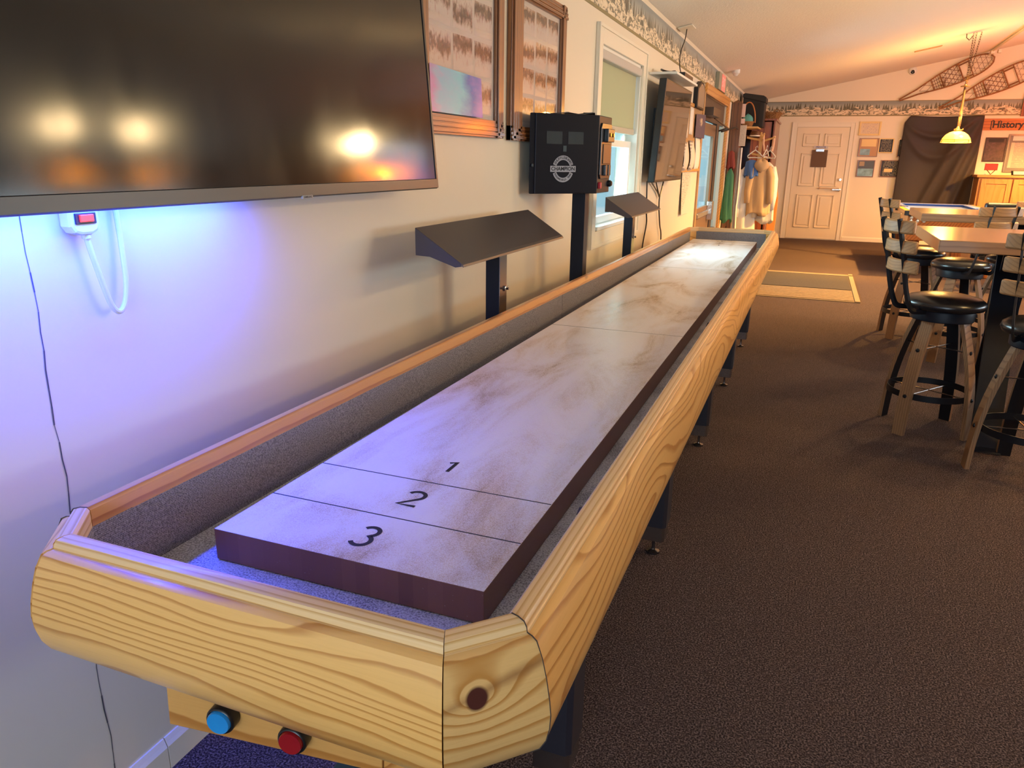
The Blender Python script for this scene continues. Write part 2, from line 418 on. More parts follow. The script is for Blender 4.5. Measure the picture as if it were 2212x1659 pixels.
def border_mat(name, along):
    "winter wallpaper border: pale sky, dark spruces, snowy rocks, olive edges. Object z runs 0..0.258"
    m, nt, b = newmat(name); oc = objc(nt)
    sep = N(nt, 'ShaderNodeSeparateXYZ'); L(nt, oc, sep.inputs[0])
    u = sep.outputs[along]; v = mth(nt, 'MULTIPLY', sep.outputs[2], 1/.258)
    cu = N(nt, 'ShaderNodeCombineXYZ'); L(nt, u, cu.inputs[0]); L(nt, mth(nt, 'MULTIPLY', v, .12), cu.inputs[1])
    uv = cu.outputs[0]
    sky = ramp(nt, mth(nt, 'ADD', v, mth(nt, 'MULTIPLY', noisen(nt, uv, 3, 3), .3)), [(.45, (.60, .56, .44)), (1.0, (.25, .28, .27))])
    # spruces: spiky tops from high-frequency 1-D noise over a slow envelope
    cu2 = N(nt, 'ShaderNodeCombineXYZ'); L(nt, u, cu2.inputs[0])
    env = noisen(nt, cu2.outputs[0], 2.6, 2); sp = N(nt, 'ShaderNodeTexVoronoi', voronoi_dimensions='1D'); sp.inputs['Scale'].default_value = 22
    L(nt, mth(nt, 'ADD', u, mth(nt, 'MULTIPLY', noisen(nt, cu2.outputs[0], 9, 2), .06)), sp.inputs['W'])
    top = mth(nt, 'ADD', mth(nt, 'MULTIPLY', env, .95), mth(nt, 'MULTIPLY', sp.outputs[0], -.75))
    tree = ramp(nt, mth(nt, 'SUBTRACT', mth(nt, 'ADD', top, .36), v), [(.0, 0), (.06, .9)])
    tcol = ramp(nt, noisen(nt, uv, 45, 3), [(.35, (.045, .05, .03)), (.65, (.16, .14, .085))])
    c = mixc(nt, tree, sky, tcol)
    sn = mth(nt, 'ADD', noisen(nt, vmap(nt, uv, (1, 4, 1)), 6, 3, .6, .4), mth(nt, 'MULTIPLY', v, -.75))
    snow = ramp(nt, sn, [(.14, 0), (.17, 1)])
    scol = ramp(nt, noisen(nt, vmap(nt, uv, (1, 5, 1)), 14, 4, .6, 1.0), [(.44, (.19, .18, .12)), (.49, (.70, .58, .40)), (.62, (.80, .70, .52))])
    c = mixc(nt, snow, c, scol)
    edge = mth(nt, 'ADD', mth(nt, 'LESS_THAN', v, .07), mth(nt, 'GREATER_THAN', v, .965))
    c = mixc(nt, edge, c, (.26, .21, .09))
    L(nt, c, b.inputs['Base Color']); b.inputs['Roughness'].default_value = .6
    return m
def photo_mat(name, tint):
    "an old snow photograph: grey tree line, figures, snow foreground; each print gets its own picture"
    m, nt, b = newmat(name)
    oi = N(nt, 'ShaderNodeObjectInfo'); g = N(nt, 'ShaderNodeTexCoord').outputs['Generated']
    sep = N(nt, 'ShaderNodeSeparateXYZ'); L(nt, g, sep.inputs[0])
    off = N(nt, 'ShaderNodeCombineXYZ'); L(nt, mth(nt, 'MULTIPLY', oi.outputs['Random'], 90), off.inputs[0]); L(nt, mth(nt, 'MULTIPLY', oi.outputs['Random'], 37), off.inputs[1])
    va = N(nt, 'ShaderNodeVectorMath', operation='ADD'); L(nt, g, va.inputs[0]); L(nt, off.outputs[0], va.inputs[1])
    n1 = noisen(nt, vmap(nt, va.outputs[0], (1, 1.8, .9)), 4, 4, .65, .3)
    n2 = noisen(nt, vmap(nt, va.outputs[0], (1, 7, 1.5)), 3, 3, .6)
    v = mth(nt, 'ADD', mth(nt, 'ADD', mth(nt, 'MULTIPLY', sep.outputs[2], .55), mth(nt, 'MULTIPLY', n1, -.55)), mth(nt, 'MULTIPLY', n2, -.55))
    c = ramp(nt, v, [(-.0, (.50, .43, .40)), (.01, (.42, .34, .31))])
    lum = mth(nt, 'MULTIPLY', .6, mth(nt, 'ADD', mth(nt, 'SUBTRACT', .9, mth(nt, 'ABSOLUTE', mth(nt, 'SUBTRACT', sep.outputs[2], mth(nt, 'ADD', .42, mth(nt, 'MULTIPLY', oi.outputs['Random'], .4))))), mth(nt, 'ADD', mth(nt, 'MULTIPLY', n1, .9), mth(nt, 'MULTIPLY', n2, .5))))
    c = ramp(nt, lum, [(.76, tuple(t*.95 for t in (.62, .56, .52))), (.83, tuple(x*y for x, y in zip((.36, .32, .30), tint))), (.89, tuple(x*y for x, y in zip((.10, .07, .06), tint))), (.98, (.04, .03, .03))])
    red = mth(nt, 'MULTIPLY', ramp(nt, noisen(nt, vmap(nt, va.outputs[0], (1, 5, 1.2)), 2.1, 2), [(.6, 0), (.66, .7)]), ramp(nt, sep.outputs[2], [(.15, 0), (.3, 1), (.6, 1), (.7, 0)]))
    c = mixc(nt, mth(nt, 'MULTIPLY', red, .6), c, (.30, .05, .04))
    L(nt, c, b.inputs['Base Color']); b.inputs['Roughness'].default_value = .25
    return m
M['photo'] = photo_mat('snow_photo', (1.1, .9, .85)); M['photo2'] = photo_mat('sepia_snow_photo', (1.3, .95, .7))
def glass(name, col=(1, 1, 1), rough=0.0):
    m, nt, b = newmat(name); nt.nodes.remove(b)
    out = nt.nodes['Material Output']
    lw = N(nt, 'ShaderNodeLayerWeight'); lw.inputs[0].default_value = .5
    g = N(nt, 'ShaderNodeBsdfGlossy'); g.inputs['Roughness'].default_value = max(rough, .02)
    t = N(nt, 'ShaderNodeBsdfTransparent'); t.inputs[0].default_value = (*col, 1)
    mx = N(nt, 'ShaderNodeMixShader'); L(nt, mth(nt, 'ADD', .03, mth(nt, 'MULTIPLY', .4, mth(nt, 'POWER', lw.outputs['Facing'], 5))), mx.inputs[0]); L(nt, t.outputs[0], mx.inputs[1]); L(nt, g.outputs[0], mx.inputs[2])
    L(nt, mx.outputs[0], out.inputs[0]); return m
M['glass'] = glass('window_glass', (.93, .98, 1)); M['pictureglass'] = glass('picture_glass', (1, 1, 1))
def shade_cloth():
    m, nt, b = newmat('roller_shade_cloth'); nt.nodes.remove(b); out = nt.nodes['Material Output']
    d = N(nt, 'ShaderNodeBsdfDiffuse'); d.inputs[0].default_value = (.72, .66, .48, 1)
    t = N(nt, 'ShaderNodeBsdfTranslucent'); t.inputs[0].default_value = (.78, .70, .42, 1)
    mx = N(nt, 'ShaderNodeMixShader'); mx.inputs[0].default_value = .5
    L(nt, d.outputs[0], mx.inputs[1]); L(nt, t.outputs[0], mx.inputs[2]); L(nt, mx.outputs[0], out.inputs[0]); return m
M['shade'] = shade_cloth()

# ================================================================ THE ROOM
XR, YB, YF, EV, SL, XM = 9.0, -4.2, 14.68, 2.475, .2034, 4.9      # right wall, back wall, far wall, eave height, ceiling slope, ridge
def cz(x): return EV + SL*(x if x <= XM else 2*XM-x)
T = .16
mb = MB(); mb.box((-T, YB-T, -.1), (XR+T, YF+T, 0)); struct('floor', mb, M['carpet'])
# left wall with a window opening and the entrance opening
wy0, wy1, wz0, wz1 = 3.74, 4.87, .97, 2.05
dy0, dy1, dz1 = 8.15, 10.35, 2.12
mb = MB()
for a, b in [((-T, YB, 0), (0, wy0, 2.62)), ((-T, wy0, 0), (0, wy1, wz0)), ((-T, wy0, wz1), (0, wy1, 2.62)),
             ((-T, wy1, 0), (0, dy0, 2.62)), ((-T, dy0, dz1), (0, dy1, 2.62)), ((-T, dy1, 0), (0, YF, 2.62))]: mb.box(a, b)
struct('wall_left', mb, M['wall'])
def gable(y0, y1, holes=()):
    poly = [(-T, 0), (XR+T, 0), (XR+T, cz(XR)+.12), (XM, cz(XM)+.12), (-T, EV+.12)]
    return poly
mb = MB(); mb.prism(gable(0, 0), lambda p, t: (p[0], t, p[1]), YF, YF+T); struct('wall_far', mb, M['wall'])
# back wall and right wall with real window openings behind the camera
mb = MB()
bx0, bx1, bz0, bz1 = .5, 3.2, .95, 2.2
mb.box((-T, YB-T, 0), (bx0, YB, cz(bx0)+.1)); mb.box((bx0, YB-T, 0), (bx1, YB, bz0)); mb.box((bx0, YB-T, bz1), (bx1, YB, 3.5)); mb.box((bx1, YB-T, 0), (XR+T, YB, 3.4))
struct('wall_back', mb, M['wall'])
mb = MB(); ry0, ry1 = 4.0, 9.2
mb.box((XR, YB, 0), (XR+T, ry0, 2.75)); mb.box((XR, ry0, 0), (XR+T, ry1, .95)); mb.box((XR, ry0, 2.2), (XR+T, ry1, 2.75)); mb.box((XR, ry1, 0), (XR+T, YF, 2.75))
struct('wall_right', mb, M['wall'])
mb = MB(); th = .08
poly = [(-T, cz(0)-SL*T), (XM, cz(XM)), (XR+T, cz(XR)-SL*T), (XR+T, cz(XR)-SL*T+th), (XM, cz(XM)+th), (-T, cz(0)-SL*T+th)]
mb.prism(poly, lambda p, t: (p[0], t, p[1]), YB-T, YF+T); struct('ceiling', mb, M['ceiling'])
# baseboards
def baseb(name, f):
    prof = [(0, 0), (.012, 0), (.012, .062), (.008, .072), (.004, .084), (0, .084)]
    mb = MB(); f(mb, prof); struct(name, mb, M['trimpaint'])
baseb('baseboard_left', lambda mb, pr: (mb.prism(pr, lambda p, t: (p[0], t, p[1]), YB, .148), mb.prism(pr, lambda p, t: (p[0], t, p[1]), .151, dy0-.12), mb.prism(pr, lambda p, t: (p[0], t, p[1]), dy1+.1, YF)))
baseb('baseboard_far', lambda mb, pr: (mb.prism(pr, lambda p, t: (t, YF-p[0], p[1]), 0.0, .74), mb.prism(pr, lambda p, t: (t, YF-p[0], p[1]), 1.84, XR)))
# wallpaper borders (thin paper on the wall) and the small moulding at the ceiling
mb = MB(); mb.box((.0, YB, 2.217), (.003, 14.66, 2.475)); o = struct('trim_1', mb, border_mat('border_left', 1), world=True)
mb = MB(); mb.box((0, YF-.003, 2.217), (XR, YF, 2.475)); o = struct('trim_2', mb, border_mat('border_far', 0))
mb = MB(); mb.prism([(0, 2.452), (.018, 2.478), (0, 2.478)], lambda p, t: (p[0], t, p[1]), YB, YF); struct('trim_3', mb, M['trimpaint'])
# crack of the panel joint in the left wall, a shallow ragged seam
cm = plain('open_seam_shadow_gap', (.10, .09, .09), rough=.9)
mb = MB(); pts = []
for i in range(60):
    z = .09 + i*(2.1/59); pts.append((.0008, .020+random.uniform(-.0022, .0022)+.003*math.sin(i*.7), z))
for i in range(59):
    w = random.uniform(.0006, .0017)
    a, b = pts[i], pts[i+1]
    mb.add([(a[0], a[1]-w, a[2]), (a[0], a[1]+w, a[2]), (b[0], b[1]+w, b[2]), (b[0], b[1]-w, b[2])], [(0, 1, 2, 3)])
struct('trim_4', mb, cm)

# ---------------------------------------------------------------- window in the left wall
def casing(mb, y0, y1, z0, z1, w, d=.018, sill=True):
    "picture-frame casing, mitred look, on the x=0 wall"
    for (a, b) in [((0, y0, z0), (d, y0+w, z1)), ((0, y1-w, z0), (d, y1, z1)), ((0, y0+w, z1-w), (d, y1-w, z1)), ((0, y0+w, z0), (d, y1-w, z0+w))]: mb.box(a, b)
    for (a, b) in [((d, y0, z0), (d+.008, y0+.02, z1)), ((d, y1-.02, z0), (d+.008, y1, z1)), ((d, y0+.02, z1-.02), (d+.008, y1-.02, z1)), ((d, y0+.02, z0), (d+.008, y1-.02, z0+.02))]: mb.box(a, b)
win = thing('window_1', None, None, (0, 4.3, .97), kind='structure')
mb = MB(); casing(mb, 3.63, 4.98, .86, 2.155, .105); build('casing', mb, M['trimpaint'], win, bevel=.003)
mb = MB()
for (a, b) in [((-.15, wy0, wz0), (-.0, wy0+.02, wz1)), ((-.15, wy1-.02, wz0), (0, wy1, wz1)), ((-.15, wy0, wz1-.02), (0, wy1, wz1)), ((-.15, wy0, wz0), (.03, wy1, wz0+.022))]: mb.box(a, b)
build('jamb', mb, M['whitepaint'], win, bevel=.002)
def sash(name, z0, z1, x):
    mb = MB(); y0, y1 = wy0+.03, wy1-.03; w = .045
    for (a, b) in [((x, y0, z0), (x+.035, y0+w, z1)), ((x, y1-w, z0), (x+.035, y1, z1)), ((x, y0+w, z0), (x+.035, y1-w, z0+w)), ((x, y0+w, z1-w), (x+.035, y1-w, z1))]: mb.box(a, b)
    ob = build('sash', mb, M['whitepaint'], win, bevel=.003)
    mb = MB(); mb.box((x+.015, y0+w-.005, z0+w-.005), (x+.019, y1-w+.005, z1-w+.005)); build('pane', mb, M['glass'], ob)
sash('lower', .995, 1.53, -.075); sash('upper', 1.49, 2.03, -.115)
# roller shade: fabric hanging in front of the upper half
mb = MB(); mb.box((-.03, wy0+.03, 1.615), (-.0285, wy1-.03, 2.0)); sh = build('roller_shade', mb, M['shade'], win)
mb = MB(); mb.box((-.036, wy0+.03, 1.575), (-.022, wy1-.03, 1.615)); build('hem_bar', mb, plain('shade_hem', (.52, .47, .36), rough=.6), sh, bevel=.003)
mb = MB(); mb.box((-.05, wy0+.022, 1.975), (.012, wy1-.022, 2.03)); build('valance', mb, plain('grey_valance', (.50, .48, .44), rough=.5), sh, bevel=.008)
# back and right windows, simple frames with glass
for nm, horiz in (('window_2', True), ('window_3', False)):
    w = thing(nm, None, None, ((1.85, YB, .95) if horiz else (XR, 6.6, .95)), kind='structure')
    mb = MB(); g = MB()
    a0, a1 = (bx0, bx1) if horiz else (ry0, ry1)
    q = (lambda a, z, d: (a, YB-.08+d, z)) if horiz else (lambda a, z, d: (XR+.08-d, a, z))
    zt = bz1
    mb.box(q(a0, .95, 0), q(a1, 1.0, .05)); mb.box(q(a0, zt-.05, 0), q(a1, zt, .05))
    for k in range(4):
        a = a0+(a1-a0)*k/3; mb.box(q(max(a0, a-.03), .95, 0), q(min(a1, a+.03), zt, .05))
    build('sash', mb, M['whitepaint'], w)
    g.box(q(a0+.01, .97, .02), q(a1-.01, zt-.02, .024)); build('pane', g, M['glass'], w)
# snowy ground outside
mb = MB(); mb.box((-40, -40, -.5), (-T-.3, 60, -.45)); struct('ground', mb, plain('snowy_ground', (.75, .8, .85), rough=.8))

# ---------------------------------------------------------------- entrance door (door_2) in the left wall
d2 = thing('door_2', None, None, (0, 9.2, 0), kind='structure')
mb = MB()
mb.box((-.01, dy0-.07, 0), (.02, dy0, dz1+.02)); build('door_casing', mb, plain('tan_casing', (.42, .25, .11), rough=.5), d2, bevel=.003)
mb = MB(); mb.box((0, dy0-.0, dz1), (.03, dy1+.16, dz1+.115)); mb.box((0, dy1+.02, 0), (.03, dy1+.16, dz1)); build('timber_casing', mb, M['trim_wood'], d2, bevel=.004)
mb = MB(); mb.box((-.07, dy0, 1.86), (-.02, dy1, dz1)); mb.box((-.07, 9.62, 0), (-.01, 9.86, 1.86)); build('door_frame', mb, plain('bronze_door_frame', (.075, .055, .045), rough=.4, metal=.3), d2, bevel=.003)
mb = MB(); y0, y1 = dy0+.02, 9.6
for (a, b) in [((-.06, y0, .02), (-.02, y0+.16, 1.84)), ((-.06, y1-.16, .02), (-.02, y1, 1.84)), ((-.06, y0+.16, .02), (-.02, y1-.16, .85)), ((-.06, y0+.16, 1.70), (-.02, y1-.16, 1.84))]: mb.box(a, b)
dl = build('door_leaf', mb, plain('brown_door_paint', (.20, .12, .07), rough=.45), d2, bevel=.003)
mb = MB(); mb.box((-.045, y0+.155, .845), (-.04, y1-.155, 1.705)); build('pane', mb, M['glass'], dl)
mb = MB(); mb.box((-.02, y0+.1, .74), (.02, y1-.1, .80)); mb.box((-.02, y1-.24, .66), (.05, y1-.1, .9)); build('push_bar', mb, M['silver'], dl, bevel=.008)
mb = MB(); mb.box((-.045, 9.86, .5), (-.04, dy1, 1.84)); build('side_pane', mb, M['glass'], d2)
mb = MB(); mb.box((-.07, 9.86, 0), (-.02, dy1+.02, .5)); build('kick_panel', mb, plain('bronze_panel', (.08, .05, .04), rough=.4), d2)

# ---------------------------------------------------------------- far door (door_1): six panels
d1 = thing('door_1', None, None, (1.28, YF, 0), kind='structure')
x0, x1 = .83, 1.74
mb = MB(); wd = .09
for (a, b) in [((x0-wd, YF-.022, 0), (x0, YF, 2.12)), ((x1, YF-.022, 0), (x1+wd, YF, 2.12)), ((x0, YF-.022, 2.03), (x1, YF, 2.12))]: mb.box(a, b)
for (a, b) in [((x0-wd, YF-.03, 0), (x0-wd+.02, YF-.022, 2.12)), ((x1+wd-.02, YF-.03, 0), (x1+wd, YF-.022, 2.12)), ((x0-wd+.02, YF-.03, 2.1), (x1+wd-.02, YF-.022, 2.12))]: mb.box(a, b)
build('door_casing', mb, M['trimpaint'], d1, bevel=.003)
mb = MB()
mb.box((x0+.006, YF-.012, .012), (x1-.006, YF-.004, 2.026)); lf = None
pw = .29; px = [(x0+.125, x0+.125+pw), (x1-.125-pw, x1-.125)]; pz = [(.22, .83), (.98, 1.57), (1.69, 1.92)]
for (a, b) in px:
    for (c, d) in pz:
        # raised moulding ring and fielded panel
        for (p, q) in [((a, c), (b, c+.016)), ((a, d-.016), (b, d)), ((a, c), (a+.016, d)), ((b-.016, c), (b, d))]:
            mb.box((p[0], YF-.030, p[1]), (q[0], YF-.012, q[1]))
        mb.box((a+.05, YF-.024, c+.05), (b-.05, YF-.012, d-.05))
lf = build('door_leaf', mb, plain('cream_door_paint', (.82, .70, .50), rough=.35), d1, bevel=.004)
mb = MB(); mb.lathe([(.0, -.05), (.022, -.05), (.028, -.03), (.028, -.01), (.012, 0), (.012, .01)], (1.68, YF-.012, 1.11), 16, 'y'); build('deadbolt', mb, M['silver'], lf, smooth=True)
mb = MB(); mb.lathe([(.0, -.06), (.03, -.05), (.03, -.04), (.026, -.012), (.012, 0)], (1.68, YF-.012, .93), 16, 'y'); mb.box((1.56, YF-.07, .92), (1.69, YF-.055, .94)); build('door_handle', mb, M['silver'], lf, smooth=True)
mb = MB(); mb.box((1.33, YF-.06, .945), (1.68, YF-.05, .955)); mb.lathe([(.014, -.05), (.014, 0)], (1.34, YF-.012, .95), 12, 'y'); build('pull_bar', mb, plain('amber_pull', (.5, .3, .12), rough=.4), lf)
# ================================================================ SHUFFLEBOARD TABLE
PX0, PX1, PZ, PL = .3763, .8843, .7798, 5.52
RZ = .866
IXL, IXR, IYN, IYF = .277, .984, -.214, 5.66       # inner edges of the rails
tb = thing('shuffleboard_table', 'long shuffleboard table with rounded varnished pine rails along the wall', 'shuffleboard table', (.634, 2.7, 0))
mb = MB(); mb.box((PX0, 0, .7215), (PX1, PL, PZ)); mb.m = [0, 1, 0, 0, 0, 0]
mb.m = [1, 0, 1, 1, 1, 1]
# keep object coordinates at the world axes so that the strips run the length of the board
pf = build('playfield', mb, [M['playfield'], M['boardside']], tb, bevel=.0012)
# score lines and numerals
mb = MB()
for y, w_ in ((.1563, .0012), (.3164, .0012), (PL-.1563, .0012), (PL-.3164, .0012), (1.83, .0008), (PL-1.83, .0008)):
    mb = MB(); mb.box((PX0+.001, y-w_, PZ), (PX1-.001, y+w_, PZ+.0004)); build('score_line', mb, M['ink'], pf)
def stroke(pts, w=.0042):
    mb = MB(); P = [Vector((p[0], p[1])) for p in pts]; n = len(P); Lf = []; Rt = []
    for i in range(n):
        t = (P[min(i+1, n-1)]-P[max(i-1, 0)]).normalized(); q = Vector((-t.y, t.x))*w
        Lf.append(P[i]+q); Rt.append(P[i]-q)
    vs_ = [(p.x, p.y, PZ+.0005) for p in Lf]+[(p.x, p.y, PZ+.0005) for p in Rt]
    mb.add(vs_, [(i, i+1, n+i+1, n+i) for i in range(n-1)]); return mb
def arcp(cx, cy, r, a0, a1, k=14, ry=None): return [(cx+r*math.cos(math.radians(a0+(a1-a0)*i/k)), cy+(ry or r)*math.sin(math.radians(a0+(a1-a0)*i/k))) for i in range(k+1)]
c3 = at(790, 1158, 'z', PZ); c2 = at(893, 1077, 'z', PZ); c1 = at(977, 1009, 'z', PZ)
print('numerals', c3, c2, c1)
def numeral(kind, cx, cy, s=1, rot=0):
    h = .029
    if kind == 3: pts = arcp(0, h*.52, h*.50, 150, -60, 14) + arcp(0, -h*.48, h*.55, 75, -150, 16)
    elif kind == 2: pts = arcp(0, h*.42, h*.56, 160, -35, 14) + [(-h*.62, -h*.98), (h*.62, -h*.98)]
    else: pts = [(-h*.45, h*.55), (0.0, h), (0, -h)]
    if kind == 1: pts = [(-h*.5, h*.62), (h*.02, h), (h*.02, -h)]
    if rot: pts = [(-a, -b) for a, b in pts]
    m_ = stroke([(cx+a*s, cy+b*s) for a, b in pts]); build('numeral', m_, M['ink'], pf)
numeral(3, c3.x, c3.y, 1.08); numeral(2, c2.x, c2.y, 1.05); numeral(1, c1.x, c1.y, .92)
for k, yy in ((3, PL-.078), (2, PL-.236), (1, PL-.40)): numeral(k, .63, yy, 1, 1)
# carpeted cradle: floor and side walls
ZG = .7195
XL = lambda y: IXL + .058*max(0, y)/5.6       # the wall-side rail stands very slightly askew
mb = MB()
mb.prism([(XL(0)-.01, -.145), (.325, -.224), (.93, -.224), (IXR+.01, -.15), (IXR+.01, IYF-.05), (IXR-.05, IYF+.01), (XL(IYF)+.05, IYF+.01), (XL(IYF)-.01, IYF-.05)], lambda p, t: (p[0], p[1], t), ZG-.02, ZG)
build('cradle_carpet', mb, M['dustcarpet'], tb)
# rail profile: offset outward from the inner edge, height
PROF = [(0, .833), (0, .862), (.004, .8665), (.014, .867), (.0235, .8645), (.0275, .8585), (.0285, .852), (.031, .8515), (.036, .851), (.043, .8475),
        (.052, .829), (.059, .804), (.0645, .776), (.0668, .756), (.0655, .736), (.061, .716), (.052, .698), (.039, .684), (.022, .675), (.013, .675), (.012, .70), (.012, .833)]
CAPF = [(0, .8665)]
def rail(name, A, B, outn, mA, mB, mat_, mats2=None, axis=None, off=None, prof=PROF):
    """swept rail: A, B inner-edge ends (x, y); outn outward unit normal; mA/mB: along-rail shift per metre of offset at each end (mitres)"""
    A = Vector((*A, 0)); B = Vector((*B, 0)); o_ = Vector((*outn, 0)); d = (B-A).normalized()
    mb = MB(); n = len(prof)
    va = [A + o_*p[0] + d*(mA*p[0]) + Vector((0, 0, p[1])) for p in prof]
    vb = [B + o_*p[0] + d*(mB*p[0]) + Vector((0, 0, p[1])) for p in prof]
    mb.add(va+vb, [tuple(range(n))[::-1], tuple(range(n, 2*n))] + [(i, (i+1) % n, n+(i+1) % n, n+i) for i in range(n)])
    # top roll, cove and body use the cap timber / the body timber
    for k in range(n):
        fi = 2+k
        mb.m[fi] = 1 if 0 <= k <= 6 else 0
    return build(name, mb, [mat_, mats2 or mat_], tb, smooth=True, angle=28, axis=axis or d, off=off)
t22 = math.tan(math.radians(22.5)); g = .0005
cR = (IXR, -.155); cE = (.927, IYN); cL = (XL(0), -.148); cEL = (.328, IYN)
rail('side_rail', (IXR, cR[1]+g*2), (IXR, IYF-.06), (1, 0), -t22, t22, M['pine'], M['pine_cap'], off=(.3, .02, .11))
LR = [(0, .835), (0, .858), (.006, .866), (.0335, .866), (.040, .861), (.0435, .852), (.0455, .84), (.052, .829), (.059, .804), (.0645, .776), (.066, .752), (.0645, .728), (.059, .706), (.049, .686), (.034, .671), (.018, .662), (.013, .662), (.012, .70), (.012, .833)]
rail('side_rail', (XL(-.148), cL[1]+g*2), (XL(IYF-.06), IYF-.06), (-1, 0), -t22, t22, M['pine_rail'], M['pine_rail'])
rail('end_rail', cE, cEL, (0, -1), t22*-1, t22, M['pine'], M['pine_cap'], axis=(1, 0, 0), off=(2.35, .31, .27))
dc = Vector((cR[0]-cE[0], cR[1]-cE[1])).normalized(); nR = (dc.y, -dc.x)
cR2 = (cR[0]-dc.x*g*0, cR[1]-dc.y*g*0)
_n = Vector((nR[0], nR[1], 0)); _P0 = Vector((cE[0], cE[1], 0))+_n*.0645; _d = fw + RT*((1035-1106)/F) - UP*((1517-829.5)/F)
_K = CP + _d*((_P0-CP).dot(_n)/_d.dot(_n)); _kl = (_K-BASE[tb.name]).dot(dc.to_3d())
M['pine_corner'] = wood('knotty_pine_corner', (.77, .46, .17), (.50, .22, .05), freq=34, nscale=4, amp=1.4, knots=0, stretch=.25, knot_at=(_kl, 0, _K.z))
rail('corner_rail', (cE[0]+dc.x*g, cE[1]+dc.y*g), cR2, nR, -t22, t22, M['pine_corner'], M['pine_cap'], axis=(dc.x, dc.y, 0), off=(0, 0, 0))
dl_ = Vector((cEL[0]-cL[0], cEL[1]-cL[1])).normalized()
rail('corner_rail', cL, cEL, (dl_.y*1, -dl_.x*1) if (dl_.y < 0 and -dl_.x < 0) else (dl_.y, -dl_.x), -t22, t22, M['pine'], M['pine_cap'])
cRf = (IXR, IYF-.06); cEf = (IXR-.06, IYF); cLf = (XL(IYF), IYF-.06); cELf = (XL(IYF)+.06, IYF)
rail('end_rail', cELf, cEf, (0, 1), -t22, t22, M['pine'], M['pine_cap'])
q = .7071
rail('corner_rail', cEf, cRf, (q, q), -t22, t22, M['pine'], M['pine_cap']); rail('corner_rail', cLf, cELf, (-q, q), -t22, t22, M['pine'], M['pine_cap'])
# dark felt gaskets in the two near mitres
gm = plain('dark_gasket', (.05, .035, .03), rough=.8)
gk = lambda A, on, dd: None
for (A, o_, dd, pr) in ((cR, Vector((1, 0, 0)), Vector((0, 1, 0)), PROF), (cL, Vector((-1, 0, 0)), Vector((0, 1, 0)), PROF)):
    mb = MB(); A3 = Vector((A[0] if A is cR else XL(-.148), A[1], 0)); n = len(pr); e = .0008
    va = [A3 + o_*(p[0]+(e if p[0] > -.005 else 0)) - dd*(t22*p[0]) + Vector((0, 0, p[1]+(e if .83 < p[1] else -e))) + dd*.0001 for p in pr]
    vb = [v + dd*.0016 for v in va]
    mb.add(va+vb, [tuple(range(n))[::-1], tuple(range(n, 2*n))] + [(i, (i+1) % n, n+(i+1) % n, n+i) for i in range(n)])
    build('mitre_gasket', mb, gm, tb)
# carpet on the inner walls of the cradle
mb = MB()
def wallstrip(A, B, inn, z0=ZG, z1=.834):
    A = Vector((*A, 0)); B = Vector((*B, 0)); i_ = Vector((*inn, 0))
    mb.add([A+Vector((0, 0, z0)), B+Vector((0, 0, z0)), B+Vector((0, 0, z1)), A+Vector((0, 0, z1)), A-i_*.011+Vector((0, 0, z0)), B-i_*.011+Vector((0, 0, z0)), B-i_*.011+Vector((0, 0, z1)), A-i_*.011+Vector((0, 0, z1))],
           [(0, 1, 2, 3), (7, 6, 5, 4), (3, 2, 6, 7), (0, 4, 5, 1), (1, 5, 6, 2), (0, 3, 7, 4)])
wallstrip((XL(-.15), -.15), (XL(2.2), 2.198), (1, 0)); wallstrip((XL(2.2), 2.203), (XL(IYF), IYF), (1, 0)); wallstrip((IXR, -.15), (IXR, IYF), (-1, 0))
wallstrip((XL(IYF), IYF), (IXR, IYF), (0, -1)); wallstrip((.34, IYN), (.927, IYN), (0, 1)); wallstrip(cE, cR, (-nR[0], -nR[1])); wallstrip(cL, cEL, (.6, .7))
build('side_carpet', mb, M['greycarpet'], tb)
# underframe beam and legs with steel caps and levelling feet
mb = MB(); mb.box((.42, .2, .60), (.84, 5.4, .70)); mb.box((.50, 2.3, .36), (.86, 2.95, .60)); build('underframe', mb, M['blackblue'], tb, bevel=.004)
for y in (.46, 1.62, 2.80, 3.96, 5.12):
    for s in (1, -1):
        xc = .868 if s == 1 else .39
        w = .047; mb = MB()
        mb.prism([(xc-w, y-.05), (xc+w-.012, y-.05), (xc+w, y-.038), (xc+w, y+.05), (xc-w, y+.05)], lambda p, t: (p[0], p[1], t), .125, .68)
        lg = build('leg', mb, plain('dark_plum_leg_paint', (.020, .016, .024), rough=.5) if 'legp' not in M else M['legp'], tb, bevel=.002)
        M.setdefault('legp', lg.data.materials[0])
        mb = MB(); w2 = w*.9
        mb.prism([(xc-w2, y-.043), (xc+w2-.01, y-.043), (xc+w2, y-.034), (xc+w2, y+.043), (xc-w2, y+.043)], lambda p, t: (p[0], p[1], t), .066, .125); build('leg_cap', mb, M['steel'], lg, bevel=.0015)
        mb = MB(); mb.lathe([(.0, .0), (.024, .0), (.024, .008), (.008, .014), (.006, .02), (.006, .068)], (xc, y, 0), 16); build('levelling_foot', mb, M['darksteel'], lg, smooth=True)
# small felt hangers inside the right gutter
for (px_, py_) in ((1222, 1127), (1500, 713)):
    p = at(px_, py_, 'z', .80)
    mb = MB(); mb.add([(IXR-.001, p.y-.016, .84), (IXR-.02, p.y, .832), (IXR-.026, p.y+.004, .815), (IXR-.001, p.y+.02, .80), (IXR-.001, p.y-.016, .80), (IXR-.012, p.y, .835)], [(0, 1, 2, 4), (1, 2, 3), (0, 5, 1), (2, 3, 4)])
    build('abacus_clip', mb, M['blackplastic'], tb, solid=.002)
